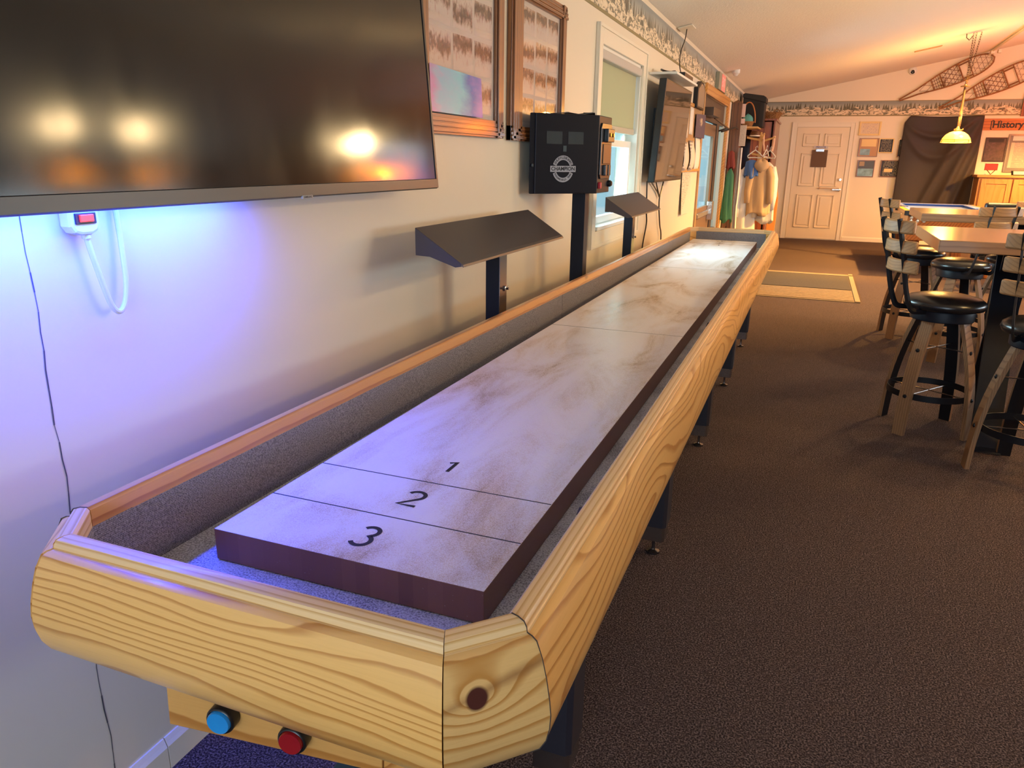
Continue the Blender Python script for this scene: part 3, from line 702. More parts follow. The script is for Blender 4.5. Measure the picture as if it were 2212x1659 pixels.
# green puck lying in the end gutter
p = at(533, 1243, 'z', .735)
mb = MB(); mb.lathe([(0, .7196), (.028, .7196), (.0295, .723), (.0295, .737), (.027, .741), (.018, .742), (.016, .739), (0, .739)], (p.x, -.183, 0), 32)
tag(build('shuffleboard_puck', mb, M['green'], smooth=True), 'green plastic-capped puck in the end gutter of the shuffleboard table', 'puck')

# ---------------------------------------------------------------- wooden box with two push buttons under the near end
A_ = math.radians(9)
bb = thing('button_box', 'small knotty pine box with blue and red push buttons under the table end', 'button box', (.45, -.205, .562), A_)
bb.rotation_euler = (0, math.radians(2.6), A_)
mb = MB(); mb.box((0, 0, 0), (.345, .13, .105)); build('box_body', mb, M['pine_box'], bb, bevel=.0015, world=False, axis=(1, 0, 0))
mb = MB(); mb.box((.346, .004, .002), (.40, .13, .10)); build('end_block', mb, M['pine_rail'], bb, bevel=.001, world=False, axis=(0, 1, 0))
for xx, m_, lb, zz in ((.100, M['bluecap'], 'bright blue button cap', .046), (.214, M['redcap'], 'dark red button cap', .039)):
    mb = MB(); mb.lathe([(.0225, -.0015), (.0225, -.017), (.0213, -.0195), (.0195, -.0205), (.0190, -.017), (0, -.017)], (xx, 0, zz), 40, 'y')
    h = build('button_housing', mb, M['blackplastic'], bb, smooth=True, world=False, angle=50)
    mb = MB(); mb.lathe([(.0182, -.012), (.0182, -.0225), (.0172, -.0245), (.0155, -.0242), (0, -.0238)], (xx, 0, zz), 40, 'y')
    c = build('button_cap', mb, m_, bb, smooth=True, world=False, angle=50); c['label'] = lb
# teal bin lid and grey bin on the floor below the end
p0 = at(838, 1652, 'z', .30)
mb = MB(); mb.box((.60, -.03, 0), (.80, .18, .33)); bx = build('storage_bin', mb, M['teal'], bevel=.012); tag(bx, 'teal plastic bin on the floor under the near table end', 'bin')
mb = MB(); mb.box((.585, -.045, .0), (.815, .195, .012)); mb.v = [(x, y, z+.33) for x, y, z in mb.v]
mb.m = [0]*6; l_ = build('bin_lid', mb, plain('blue_grey_lid', (.05, .09, .13), rough=.5), bx, bevel=.004)

# ================================================================ SLOPED LAMP HOODS on posts behind the table
def hood(y0, y1, yp, label, refl):
    r = thing('table_light_hood', label, 'light hood', (.2, yp, 0), group='sloped metal hoods on the wall side of the shuffleboard table')
    xb, xf, zb, zf, t = .118, .285, 1.186, 1.080, .003
    mb = MB()
    # sloping top sheet with a rolled front lip, and triangular end cheeks
    pr = [(xb, zb), (xf-.012, zf+.006), (xf-.003, zf-.001), (xf, zf-.008), (xf-.003, zf-.009), (xf-.006, zf-.003), (xf-.014, zf+.002), (xb+.002, zb-.006), (xb+.002, zb-.085), (xb, zb-.085)]
    mb.prism(pr, lambda p, t_: (p[0], t_, p[1]), y0, y1); build('hood_sheet', mb, M['hood'], r, bevel=.0008)
    for y in (y0-.001, y1-.001):
        mb = MB(); mb.prism([(xb, zb-.001), (xf-.016, zf+.006), (xf-.006, zf-.006), (xf-.028, zf-.010), (xb+.05, zb-.088), (xb, zb-.086)], lambda p, t_: (p[0], t_, p[1]), y, y+.003); build('end_cheek', mb, M['hood'], r)
    mb = MB(); mb.box((.148, yp-.036, 0.0), (.206, yp+.036, 1.092)); build('post', mb, M['darksteel'] if refl else M['darksteel'], r, bevel=.002)
    mb = MB(); mb.box((.15, yp-.0375, .0), (.204, yp-.0362, 1.09)); build('post_side', mb, M['blackblue'], r)
    mb = MB()
    for dz, dy in ((.92, .012),): mb.lathe([(.012, .0), (.010, .006), (.005, .008), (.005, .018), (0, .018)], (.206, yp+dy, dz), 6, 'x'); mb.tube([(.212, yp+dy, dz+.0), (.216, yp+dy+.014, dz+.006), (.216, yp+dy+.02, dz-.004)], .003, 6)
    build('wing_bolt', mb, M['steel'], r)
hood(1.215, 2.235, 1.74, 'charcoal sloped metal hood on a post below the photo collages', 1)
hood(3.565, 4.46, 3.98, 'sloped metal hood on a post in front of the bright window', 0)

# ================================================================ WEDGE-SHAPED SCOREBOARD on a black pole
sb = thing('scoreboard', 'black wedge-shaped shuffleboard scoreboard on a pole beside the window', 'scoreboard', (.19, 2.80, 0))
xl, xr = .045, .300; ys = (2.435, 2.685, 2.915, 3.165); z0, z1 = 1.243, 1.597
mb = MB(); mb.prism([(xl, ys[0]), (xr, ys[1]), (xr, ys[2]), (xl, ys[3])], lambda p, t: (p[0], p[1], t), z0, z1)
cb = build('cabinet', mb, M['blackblue'], sb, bevel=.004)
mb = MB(); mb.box((.155, 2.765, 0), (.222, 2.835, z0)); build('pole', mb, M['blackblue'], sb, bevel=.002)
mb = MB(); mb.box((.05, 2.68, 0), (.33, 2.92, .012)); build('base_plate', mb, M['blackblue'], sb, bevel=.002)
A = Vector((xl, ys[0], 0)); u = (Vector((xr, ys[1], 0))-A); Lw = u.length; u.normalize(); nn = Vector((u.y, -u.x, 0))
def fp(s, z, d): return A + u*s + nn*d + Vector((0, 0, z))
mb = MB(); mb.obox(fp(.03, (z0+z1)/2, .002), u*.001, nn*.002, (0, 0, (z1-z0)/2-.002)); build('door_seam', mb, plain('seam_highlight', (.04, .05, .08), rough=.4), sb)
def seg(parts, mat_, nm):
    mb = MB()
    for poly in parts: mb.add([fp(a, b, .0012) for a, b in poly], [tuple(range(len(poly)))])
    return build(nm, mb, mat_, sb)
dg = plain('dark_display_glass', (.035, .05, .06), rough=.1, coat=1); dg2 = plain('painted_display_reflection', (.075, .105, .12), rough=.3)  # second glass is paler: a faint reflection put into its colour
for (a, b, nm) in ((.085, .165, 'score_window'), (.195, .275, 'score_window')):
    w_ = seg([[(a, 1.465), (b, 1.465), (b, 1.52), (a, 1.52)]], dg, nm)
seg([[(.171, 1.432), (.188, 1.432), (.188, 1.458), (.171, 1.458)]], dg2, 'round_window')
# silver badge: two arcs and a bar
ec, ez, R1, R2 = .173, 1.355, .040, .060
sil = plain('badge_silver', (.42, .43, .47), rough=.4); k_ = .92
def arcpoly(a0, a1, r1, r2, n=16):
    P = []
    for i in range(n+1):
        a = math.radians(a0+(a1-a0)*i/n); P.append((a, r2))
    for i in range(n, -1, -1):
        a = math.radians(a0+(a1-a0)*i/n); P.append((a, r1))
    return [(ec+r*k_*math.cos(a)*1.0, ez+r*math.sin(a)) for a, r in P]
mb = MB()
for (a0, a1) in ((20, 160), (200, 340)):
    n = 16
    for i in range(n):
        q0 = math.radians(a0+(a1-a0)*i/n); q1 = math.radians(a0+(a1-a0)*(i+1)/n)
        mb.add([fp(ec+R1*k_*math.cos(q0), ez+R1*math.sin(q0), .0016), fp(ec+R2*k_*math.cos(q0), ez+R2*math.sin(q0), .0016), fp(ec+R2*k_*math.cos(q1), ez+R2*math.sin(q1), .0016), fp(ec+R1*k_*math.cos(q1), ez+R1*math.sin(q1), .0016)], [(0, 1, 2, 3)])
mb.add([fp(ec-.066, ez-.0135, .0016), fp(ec+.066, ez-.0135, .0016), fp(ec+.066, ez+.0135, .0016), fp(ec-.066, ez+.0135, .0016)], [(0, 1, 2, 3)])
bd = build('badge', mb, sil, sb)
mb = text_mb('CHAMPION', lambda x, y: fp(ec+x, ez+y, .0022), .0235, bold=.0006)
def arctext(txt, a0, a1, r, size, flip):
    out = MB(); n = len(txt)
    for i, ch in enumerate(txt):
        if ch == ' ': continue
        a = math.radians(a0+(a1-a0)*i/(n-1)); ca, sa = math.cos(a), math.sin(a)
        def f(x, y, ca=ca, sa=sa):
            if flip: return fp(ec+(r*ca)*k_ + (-x*sa - y*ca)*k_, ez+r*sa + (x*ca - y*sa), .0022)
            return fp(ec+(r*ca)*k_ + (x*sa + y*ca)*k_, ez+r*sa + (-x*ca + y*sa), .0022)
        t = text_mb(ch, f, size, bold=.0003); out.add(t.v, t.f)
    return out
t1 = arctext('SHUFFLEBOARD', 150, 30, .050, .0165, False); mb.add(t1.v, t1.f)
t2 = arctext('RICHLAND HILLS, TEXAS', 208, 332, .0495, .012, True); mb.add(t2.v, t2.f)
build('badge_lettering', mb, M['ink'], sb)
# coin mechanism on the narrow end
mb = MB(); mb.prism([(2.715, 1.31), (2.70, 1.33), (2.70, 1.545), (2.72, 1.565), (2.885, 1.565), (2.90, 1.545), (2.90, 1.33), (2.885, 1.31)], lambda p, t: (t, p[0], p[1]), xr, xr+.008)
cm_ = build('coin_mechanism', mb, M['blackplastic'], sb, bevel=.003)
mb = MB(); mb.box((xr+.008, 2.735, 1.38), (xr+.012, 2.865, 1.47)); build('coin_plate', mb, M['brass'], cm_, bevel=.002)
mb = MB(); mb.box((xr+.008, 2.745, 1.48), (xr+.03, 2.865, 1.54)); build('coin_slot', mb, M['blackplastic'], cm_, bevel=.003)
M['bright'] = plain('bright_brass', (.8, .5, .1), rough=.25, metal=1)
for dy in (2.775, 2.83):
    mb = MB(); mb.lathe([(.009, 0), (.009, .006), (0, .006)], (xr+.03, dy, 1.512), 12, 'x'); build('brass_lock', mb, M['bright'], cm_)
mb = MB(); mb.box((xr+.008, 2.75, 1.325), (xr+.022, 2.79, 1.375)); mb.box((xr+.008, 2.81, 1.325), (xr+.022, 2.85, 1.375)); build('coin_return', mb, M['blackplastic'], cm_, bevel=.003)
mb = MB(); mb.box((xr, 2.70, 1.265), (xr+.014, 2.722, 1.295)); build('red_button', mb, plain('red_plastic', (.5, .01, .02), rough=.3), sb, bevel=.003)
mb = MB(); mb.lathe([(.016, 0), (.016, .012), (.010, .02), (0, .02)], (xr, 2.895, 1.285), 16, 'x'); build('side_knob', mb, M['blackplastic'], sb, smooth=True)
mb = MB(); mb.obox(fp(.015, 1.37, .002), u*.004, nn*.003, (0, 0, .008)); build('door_lock', mb, M['blackplastic'], sb, bevel=.002)
# crumpled strap and bracket lying on top of the cabinet
mb = MB()
pts = [(.09, 2.60, z1+.003), (.13, 2.68, z1+.012), (.18, 2.72, z1+.004), (.22, 2.78, z1+.015), (.20, 2.86, z1+.006), (.24, 2.92, z1+.004)]
for i in range(len(pts)-1):
    a, b = Vector(pts[i]), Vector(pts[i+1]); d = (b-a).normalized(); w_ = d.cross(Vector((0, 0, 1))).normalized()*.028
    mb.add([a-w_, a+w_, b+w_, b-w_], [(0, 1, 2, 3)])
tag(build('cloth_strap', mb, M['rubber'], solid=.004), 'crumpled black strap lying on top of the scoreboard', 'strap')

# ================================================================ NEAR TELEVISION
tv = thing('television', 'large black flat television on the wall, cut by the left edge of the photo', 'television', (.1, .62, 1.30))
y0, y1, z0, z1 = -.118, 1.355, 1.305, 2.145
BX = lambda z: .128 - (z-1.305)*.082       # the screen leans back a little towards its top
def tvq(y, z, d): return (BX(z)+d, y, z)
mb = MB()
mb.add([tvq(y0, z0, 0), tvq(y1, z0, 0), tvq(y1, z1, 0), tvq(y0, z1, 0), tvq(y0, z0, -.028), tvq(y1, z0, -.028), tvq(y1, z1, -.028), tvq(y0, z1, -.028)], [(0, 1, 2, 3), (7, 6, 5, 4), (0, 4, 5, 1), (1, 5, 6, 2), (2, 6, 7, 3), (3, 7, 4, 0)])
build('casing', mb, M['blackplastic'], tv, bevel=.004)
mb = MB()
mb.add([tvq(y0+.3, z0+.15, -.0279), tvq(y1-.3, z0+.15, -.0279), tvq(y1-.3, z1-.25, -.0279), tvq(y0+.3, z1-.25, -.0279), (.001, y0+.35, z0+.2), (.001, y1-.35, z0+.2), (.001, y1-.35, z1-.3), (.001, y0+.35, z1-.3)], [(0, 1, 2, 3), (7, 6, 5, 4), (0, 4, 5, 1), (1, 5, 6, 2), (2, 6, 7, 3), (3, 7, 4, 0)])
build('wall_bracket', mb, M['blackplastic'], tv)
def screen_mat(name, rough=.10, tint=(.006, .006, .007)):
    m, nt, b = newmat(name); b.inputs['Base Color'].default_value = (*tint, 1); b.inputs['IOR'].default_value = 1.42
    oc = objc(nt)
    b.inputs['Roughness'].default_value = rough
    sm = ramp(nt, noisen(nt, vmap(nt, oc, (1, 1, .4)), 5, 3), [(.45, rough), (.75, rough*1.6)])
    L(nt, sm, b.inputs['Roughness'])
    L(nt, bumpn(nt, noisen(nt, oc, 2.2, 1), .12, .02), b.inputs['Normal'])
    return m
bz = .010
mb = MB(); mb.add([tvq(y0+bz, z0+.026, .0006), tvq(y1-bz, z0+.026, .0006), tvq(y1-bz, z1-bz, .0006), tvq(y0+bz, z1-bz, .0006)], [(0, 1, 2, 3)]); build('screen', mb, screen_mat('glossy_tv_screen'), tv)
mb = MB()
mb.add([tvq(y0, z0, .003), tvq(y1, z0, .003), tvq(y1, z0+.026, .003), tvq(y0, z0+.026, .003), tvq(y0, z0-.004, -.004), tvq(y1, z0-.004, -.004), tvq(y1, z0+.028, 0), tvq(y0, z0+.028, 0)], [(0, 1, 2, 3), (0, 4, 5, 1), (3, 2, 6, 7), (1, 5, 6, 2), (0, 3, 7, 4)])
mb.add([tvq(y1-bz, z0+.02, .003), tvq(y1, z0+.02, .003), tvq(y1, z1, .003), tvq(y1-bz, z1, .003), tvq(y1-bz, z0+.02, 0), tvq(y1, z0+.02, 0), tvq(y1, z1, 0), tvq(y1-bz, z1, 0)], [(0, 1, 2, 3), (0, 3, 7, 4), (1, 5, 6, 2)])
bez = build('bezel', mb, plain('dark_bezel', (.022, .018, .018), rough=.35), tv)
mb = MB(); mb.obox(tvq(.655, z0-.003, .002), (0, .020, 0), (.003, 0, 0), (0, 0, .0042)); lg = build('logo_badge', mb, plain('silver_badge', (.40, .38, .36), rough=.35), bez, bevel=.001)
mb = text_mb('SAMSUNG', lambda x, y: tvq(.655+x, z0-.003+y, .0055), .0072, bold=.0001); build('logo_lettering', mb, M['ink'], bez)
# blue light strip stuck to the back of the television
mb = MB(); mb.box((.030, y0+.02, 1.345), (.040, .42, 1.353)); lsq = build('led_strip', mb, plain('blue_led', (.02, .05, 1), emit=(.02, .06, 1), es=40)); tag(lsq, 'glowing blue light strip behind the lower edge of the near television', 'light strip')
area('blue_led_glow', (.060, .10, 1.34), (0, math.radians(40), 0), .04, .50, 1.0, (.02, .07, 1.0))
area('blue_led_spill', (.085, .16, 1.325), (0, math.radians(4), 0), .04, .7, 15, (.02, .065, 1.0), spread=math.radians(160))
# power strip with lit red rocker and its cord
ps = thing('power_strip', 'white power strip with a lit red switch below the near television', 'power strip', (0, .12, 1.25))
mb = MB(); mb.prism([(.090, 1.268), (.098, 1.256), (.112, 1.2515), (.134, 1.2515), (.147, 1.257), (.152, 1.268), (.152, 1.56), (.090, 1.56)], lambda p, t: (t, p[0], p[1]), .001, .032); sp_ = build('strip_body', mb, M['whiteplastic'], ps, bevel=.006)
mb = MB(); mb.box((.032, .098, 1.272), (.035, .142, 1.292)); sw = build('switch_frame', mb, M['blackplastic'], ps, bevel=.001)
mb = MB(); mb.box((.035, .106, 1.276), (.039, .134, 1.289)); build('rocker_switch', mb, M['redglow'], ps, bevel=.001)
mb = MB()
def bez3(P, n=24):
    out = []
    m_ = len(P)
    for k in range(m_-1):
        p0 = Vector(P[max(k-1, 0)]); p1 = Vector(P[k]); p2 = Vector(P[k+1]); p3 = Vector(P[min(k+2, m_-1)])
        for i in range(n):
            t = i/n; out.append(.5*((2*p1)+(-p0+p2)*t+(2*p0-5*p1+4*p2-p3)*t*t+(-p0+3*p1-3*p2+p3)*t**3))
    out.append(Vector(P[-1])); return out
mb.tube(bez3([(.02, .126, 1.254), (.02, .135, 1.21), (.022, .148, 1.15), (.022, .160, 1.112), (.022, .175, 1.098), (.020, .192, 1.112), (.018, .203, 1.15), (.014, .207, 1.21), (.012, .207, 1.27), (.012, .20, 1.40)], 8), .0055, 10); mb.tube([(.02, .1255, 1.262), (.02, .128, 1.245)], .0085, 10)
build('power_cord', mb, M['whiteplastic'], ps, smooth=True)

# ================================================================ COLLAGE FRAMES
def collage(label, y0, y1, z0, z1, iy0, iy1, iz0, iz1, cols, rows, pm, margin, moldc):
    r = thing('collage_frame', label, 'picture frame', (.0, (y0+y1)/2, z0), group='photo collages in chestnut frames on the left wall')
    # grooved moulding on four sides
    def side(a, b, c, d, vert):
        mb = MB(); n = 4
        mb.box((.001, a, c), (.022, b, d))
        for k in range(3):
            if vert: w_ = (b-a); p = a+w_*(.12+.26*k); mb.box((.022, p, c), (.030-.003*k, p+w_*.2, d))
            else: w_ = (d-c); p = c+w_*(.12+.26*k); mb.box((.022, a, p), (.030-.003*k, b, p+w_*.2))
        build('moulding', mb, M['frame_wood'], r, bevel=.0025, axis=(0, 0, 1) if vert else (0, 1, 0))
    side(y0, iy0, z0, z1, True); side(iy1, y1, z0, z1, True); side(y0, y1, z0-.0005, iz0, False); side(y0, y1, iz1, z1+.0005, False)
    mb = MB(); mb.box((.002, iy0-.003, iz0-.003), (.010, iy1+.003, iz1+.003)); build('mat_board', mb, plain('cream_mat_board', (.62, .55, .49), rough=.7), r)
    pwid = (iy1-iy0-margin*2)/cols; ph = (iz1-iz0-margin*2)/rows
    for i in range(cols):
        for j in range(rows):
            a = iy0+margin+pwid*i+.010; b = iy0+margin+pwid*(i+1)-.010; c = iz0+margin+ph*j+.009; d = iz0+margin+ph*(j+1)-.009
            tl = random.uniform(-.002, .002)
            mb = MB(); mb.add([(.0104, a, c+tl), (.0104, b, c-tl), (.0104, b, d-tl), (.0104, a, d+tl), (.0101, a, c+tl), (.0101, b, c-tl), (.0101, b, d-tl), (.0101, a, d+tl)], [(0, 1, 2, 3), (0, 4, 5, 1), (1, 5, 6, 2), (2, 6, 7, 3), (3, 7, 4, 0)])
            build('photo', mb, pm, r)
    mb = MB(); mb.box((.0135, iy0-.002, iz0-.002), (.0150, iy1+.002, iz1+.002)); build('glass', mb, M['pictureglass'], r)
    return r
collage('chestnut framed collage of snow photographs directly beside the near television', 1.435, 2.178, 1.478, 2.20, 1.515, 2.095, 1.545, 2.12, 3, 4, M['photo'], .012, 0)
collage('chestnut framed collage of sepia photographs behind the scoreboard', 2.262, 3.008, 1.474, 2.118, 2.40, 2.925, 1.535, 2.052, 3, 4, M['photo2'], .012, 0)
# pastel greeting card leaning in the first frame
def card_mat():
    m, nt, b = newmat('pastel_card_print'); g = N(nt, 'ShaderNodeTexCoord').outputs['Generated']; s_ = N(nt, 'ShaderNodeSeparateXYZ'); L(nt, g, s_.inputs[0])
    n = noisen(nt, g, 3, 3); f = mth(nt, 'ADD', s_.outputs[1], mth(nt, 'MULTIPLY', mth(nt, 'SUBTRACT', n, .5), .5))
    c = ramp(nt, f, [(0, (.55, .25, .6)), (.2, (.25, .5, .75)), (.5, (.15, .62, .80)), (.75, (.03, .16, .6)), (1, (.45, .25, .75))])
    L(nt, c, b.inputs['Base Color']); b.inputs['Roughness'].default_value = .25; return m
mb = MB(); mb.add([(.034, 1.50, 1.548), (.030, 1.942, 1.548), (.0255, 1.935, 1.69), (.029, 1.50, 1.70)], [(0, 1, 2, 3)])
gc = build('greeting_card', mb, card_mat(), solid=.001); tag(gc, 'glossy pastel blue and pink card leaning in the first collage frame', 'card')
# ================================================================ FAR TELEVISION and things on the left wall
t2 = thing('television', 'narrow-looking wall television past the bright window', 'television', (.1, 5.6, 1.23))
y0, y1, z0, z1 = 5.03, 6.26, 1.235, 1.985
def q2(y, z, d): return (.115 + (z-1.235)*.06 + d, y, z)
mb = MB(); mb.add([q2(y0, z0, 0), q2(y1, z0, 0), q2(y1, z1, 0), q2(y0, z1, 0), q2(y0, z0, -.055), q2(y1, z0, -.055), q2(y1, z1, -.055), q2(y0, z1, -.055)], [(0, 1, 2, 3), (7, 6, 5, 4), (0, 4, 5, 1), (1, 5, 6, 2), (2, 6, 7, 3), (3, 7, 4, 0)]); build('casing', mb, M['blackplastic'], t2, bevel=.006)
def mirror_mat():
    m, nt, b = newmat('polished_tv_glass'); b.inputs['Base Color'].default_value = (.006, .005, .005, 1); b.inputs['Roughness'].default_value = .035
    b.inputs['IOR'].default_value = 2.6; return m
mb = MB(); mb.add([q2(y0+.015, z0+.02, .001), q2(y1-.015, z0+.02, .001), q2(y1-.015, z1-.015, .001), q2(y0+.015, z1-.015, .001)], [(0, 1, 2, 3)]); build('screen', mb, mirror_mat(), t2)
mb = MB(); mb.add([(.001, 5.4, 1.4), (.001, 5.9, 1.4), (.001, 5.9, 1.8), (.001, 5.4, 1.8), q2(5.4, 1.4, -.055), q2(5.9, 1.4, -.055), q2(5.9, 1.8, -.055), q2(5.4, 1.8, -.055)], [(0, 1, 2, 3), (7, 6, 5, 4), (0, 4, 5, 1), (1, 5, 6, 2), (2, 6, 7, 3), (3, 7, 4, 0)]); build('wall_bracket', mb, M['blackplastic'], t2)
mb = MB(); mb.box((.0, 5.15, 2.022), (.21, 6.2, 2.040)); sh_ = tag(build('media_shelf', mb, M['whitepaint'], bevel=.003), 'small white shelf just above the far television', 'shelf')
cbx = thing('cable_box', 'black cable box on the white shelf above the far television', 'cable box', (.11, 5.8, 2.041))
mb = MB(); mb.box((.03, 5.62, 2.041), (.19, 6.05, 2.083)); build('box_body', mb, M['blackplastic'], cbx, bevel=.004)
mb = MB(); mb.box((.06, 5.612, 2.05), (.10, 5.619, 2.07)); mb.box((.12, 5.612, 2.05), (.16, 5.619, 2.07)); build('port_panel', mb, M['steel'], cbx)
mb = MB(); mb.tube(bez3([(.10, 5.6, 2.055), (.14, 5.45, 2.07), (.10, 5.36, 2.055), (.06, 5.3, 2.07), (.11, 5.25, 2.05), (.16, 5.35, 2.052)], 8), .008, 6); tag(build('cable_coil', mb, M['blackplastic'], smooth=True), 'coiled black cable on the shelf beside the cable box', 'cable')
mb = MB(); mb.box((.01, 6.02, 2.486), (.13, 6.30, 2.500)); mb.v = [(x, y, z-.0+.0) for x, y, z in mb.v]; wf = thing('ceiling_plate', 'small cream plate on the ceiling where a dark wire drops', 'ceiling plate', (.07, 6.15, 2.47))
mb = MB(); mb.obox((.09, 6.15, 2.485), (.06, 0, .012), (0, .10, 0), (-.002, 0, .006)); build('plate', mb, M['trimpaint'], wf, bevel=.003)
mb = MB(); mb.tube(bez3([(.09, 6.15, 2.478), (.075, 6.18, 2.40), (.05, 6.16, 2.30), (.06, 6.1, 2.18), (.10, 6.03, 2.085)], 8), .0045, 6); build('wire', mb, M['blackplastic'], wf, smooth=True)
mb = MB()
for P in ([(.02, 5.36, 1.24), (.02, 5.66, 1.15), (.02, 5.80, 1.09)], [(.02, 5.58, 1.24), (.02, 5.66, 1.18), (.02, 5.80, 1.09)], [(.02, 5.95, 1.24), (.02, 5.86, 1.15), (.02, 5.80, 1.09), (.02, 5.81, 1.0), (.02, 5.9, .85), (.02, 6.0, .72), (.02, 6.0, .3)], [(.015, 5.25, 1.24), (.015, 5.3, 1.0), (.015, 5.33, .9), (.015, 5.22, .7), (.015, 5.2, .35)]): mb.tube(bez3(P, 6), .006, 6)
tag(build('television_cables', mb, M['blackplastic'], smooth=True), 'thin black cables hanging down the wall below the far television', 'cable')
# coffin-shaped framed mirror
pl = thing('wall_mirror', 'dark-framed pointed-top mirror on the wall past the far television', 'mirror', (.02, 7.62, 1.93))
o_ = [(7.37, 1.925), (7.88, 1.925), (7.88, 2.14), (7.76, 2.19), (7.58, 2.195), (7.37, 2.12)]
mb = MB(); mb.prism(o_, lambda p, t: (t, p[0], p[1]), .001, .045); build('frame', mb, M['black'], pl, bevel=.004)
cx_, cy_ = 7.62, 2.04; mb = MB(); mb.prism([(cx_+(a-cx_)*.84, cy_+(b-cy_)*.84) for a, b in o_], lambda p, t: (t, p[0], p[1]), .040, .047); build('mirror_glass', mb, plain('brown_mirror', (.40, .30, .2), rough=.25, metal=.3), pl)
# cork board and papers
ck = thing('cork_board', 'cork notice board on the left wall between mirror and entrance', 'notice board', (.01, 7.3, 1.30))
mb = MB(); mb.box((.001, 6.75, 1.32), (.012, 8.02, 1.93)); build('cork', mb, M['cork'], ck)
mb = MB()
for a, b in (((.001, 6.72, 1.29), (.022, 6.75, 1.96)), ((.001, 8.02, 1.29), (.022, 8.05, 1.96)), ((.001, 6.75, 1.93), (.022, 8.02, 1.96)), ((.001, 6.75, 1.29), (.022, 8.02, 1.32))): mb.box(a, b)
build('frame', mb, M['trim_wood'], ck, bevel=.002)
def paper_mat(name, base, ink, rows=26, dens=.5):
    m, nt, b = newmat(name); g = N(nt, 'ShaderNodeTexCoord').outputs['Generated']; s_ = N(nt, 'ShaderNodeSeparateXYZ'); L(nt, g, s_.inputs[0])
    hz = mth(nt, 'ADD', s_.outputs[1], s_.outputs[0])
    fr = mth(nt, 'FRACT', mth(nt, 'MULTIPLY', s_.outputs[2], rows)); row = mth(nt, 'FLOOR', mth(nt, 'MULTIPLY', s_.outputs[2], rows))
    cv = N(nt, 'ShaderNodeCombineXYZ'); L(nt, mth(nt, 'MULTIPLY', hz, 14), cv.inputs[0]); L(nt, mth(nt, 'MULTIPLY', row, 7.3), cv.inputs[1])
    n = noisen(nt, cv.outputs[0], 1.4, 3, .8)
    f = mth(nt, 'MULTIPLY', mth(nt, 'GREATER_THAN', fr, .45), mth(nt, 'GREATER_THAN', n, dens))
    inn = mth(nt, 'MULTIPLY', mth(nt, 'GREATER_THAN', hz, .1), mth(nt, 'LESS_THAN', hz, .9))
    L(nt, mixc(nt, mth(nt, 'MULTIPLY', f, mth(nt, 'MULTIPLY', inn, .75)), base, ink), b.inputs['Base Color']); b.inputs['Roughness'].default_value = .7; return m
M['printed'] = paper_mat('printed_sheet', (.70, .62, .52), (.18, .15, .14)); M['bigprint'] = paper_mat('large_print_sheet', (.72, .63, .52), (.14, .10, .10), 9, .45)
def sheet(name, label, cat, P, m_, x=.014, curl=.0, group=None):
    mb = MB(); mb.grid(lambda u, v: (x + curl*math.sin(v*2.2)*(1-v)+.001*math.sin(u*5), P[0]+(P[1]-P[0])*u, P[2]+(P[3]-P[2])*v), 4, 8)
    return tag(build(name, mb, m_, solid=.0008, smooth=True), label, cat, group)
gp = 'papers pinned to the cork board'
sheet('paper_notice', 'cream sheet pinned at the upper left of the cork board', 'paper', (6.80, 7.12, 1.62, 1.90), M['printed'], group=gp)
sheet('paper_notice', 'narrow pale sheet pinned beside the blue poster', 'paper', (7.18, 7.42, 1.66, 1.92), M['paper'], group=gp)
sheet('paper_notice', 'curling pale flyer hanging at the lower left of the cork board', 'paper', (6.82, 7.14, 1.30, 1.58), M['bigprint'], .02, .05, gp)
sheet('paper_notice', 'curling pale flyer hanging in the middle below the blue poster', 'paper', (7.20, 7.52, 1.30, 1.60), M['bigprint'], .02, .06, gp)
sheet('paper_notice', 'long pale sheet at the right edge of the cork board', 'paper', (7.62, 7.98, 1.30, 1.64), M['paper'], .018, .03, gp)
def poster_mat():
    m, nt, b = newmat('night_sky_poster'); g = N(nt, 'ShaderNodeTexCoord').outputs['Generated']; s_ = N(nt, 'ShaderNodeSeparateXYZ'); L(nt, g, s_.inputs[0])
    cx = mth(nt, 'SUBTRACT', s_.outputs[1], .55); cy = mth(nt, 'SUBTRACT', s_.outputs[2], .66); r2 = mth(nt, 'ADD', mth(nt, 'MULTIPLY', cx, cx), mth(nt, 'MULTIPLY', cy, cy))
    blob = mth(nt, 'ADD', r2, mth(nt, 'MULTIPLY', noisen(nt, g, 9, 3), .10))
    c = mixc(nt, ramp(nt, blob, [(.055, 1), (.08, 0)]), (.012, .018, .10), (.55, .42, .30))
    st = ramp(nt, noisen(nt, g, 30, 1), [(.72, 0), (.74, 1)]); L(nt, mixc(nt, mth(nt, 'MULTIPLY', st, .5), c, (.6, .6, .7)), b.inputs['Base Color']); b.inputs['Roughness'].default_value = .4; return m
mb = MB(); mb.grid(lambda u, v: (.03+.02*u, 7.50+1.0*u*.55, 1.64+.23*v+.02*u*v), 3, 3); tag(build('poster', mb, poster_mat(), solid=.001), 'dark navy poster with a small gold figure, at the entrance side of the cork board', 'poster')
cal = thing('wall_calendar', 'long white printed sheet hanging low beside the entrance', 'calendar', (.01, 7.4, .86), group=None)
mb = MB(); mb.grid(lambda u, v: (.012+.03*(1-v)*(1-v)*.6, 6.98+.60*u, .87+.44*v), 4, 6); build('printed_page', mb, M['printed'], cal, solid=.0008)
mb = MB(); mb.box((.008, 7.0, 1.30), (.016, 7.58, 1.325)); build('top_strip', mb, M['steel'], cal)
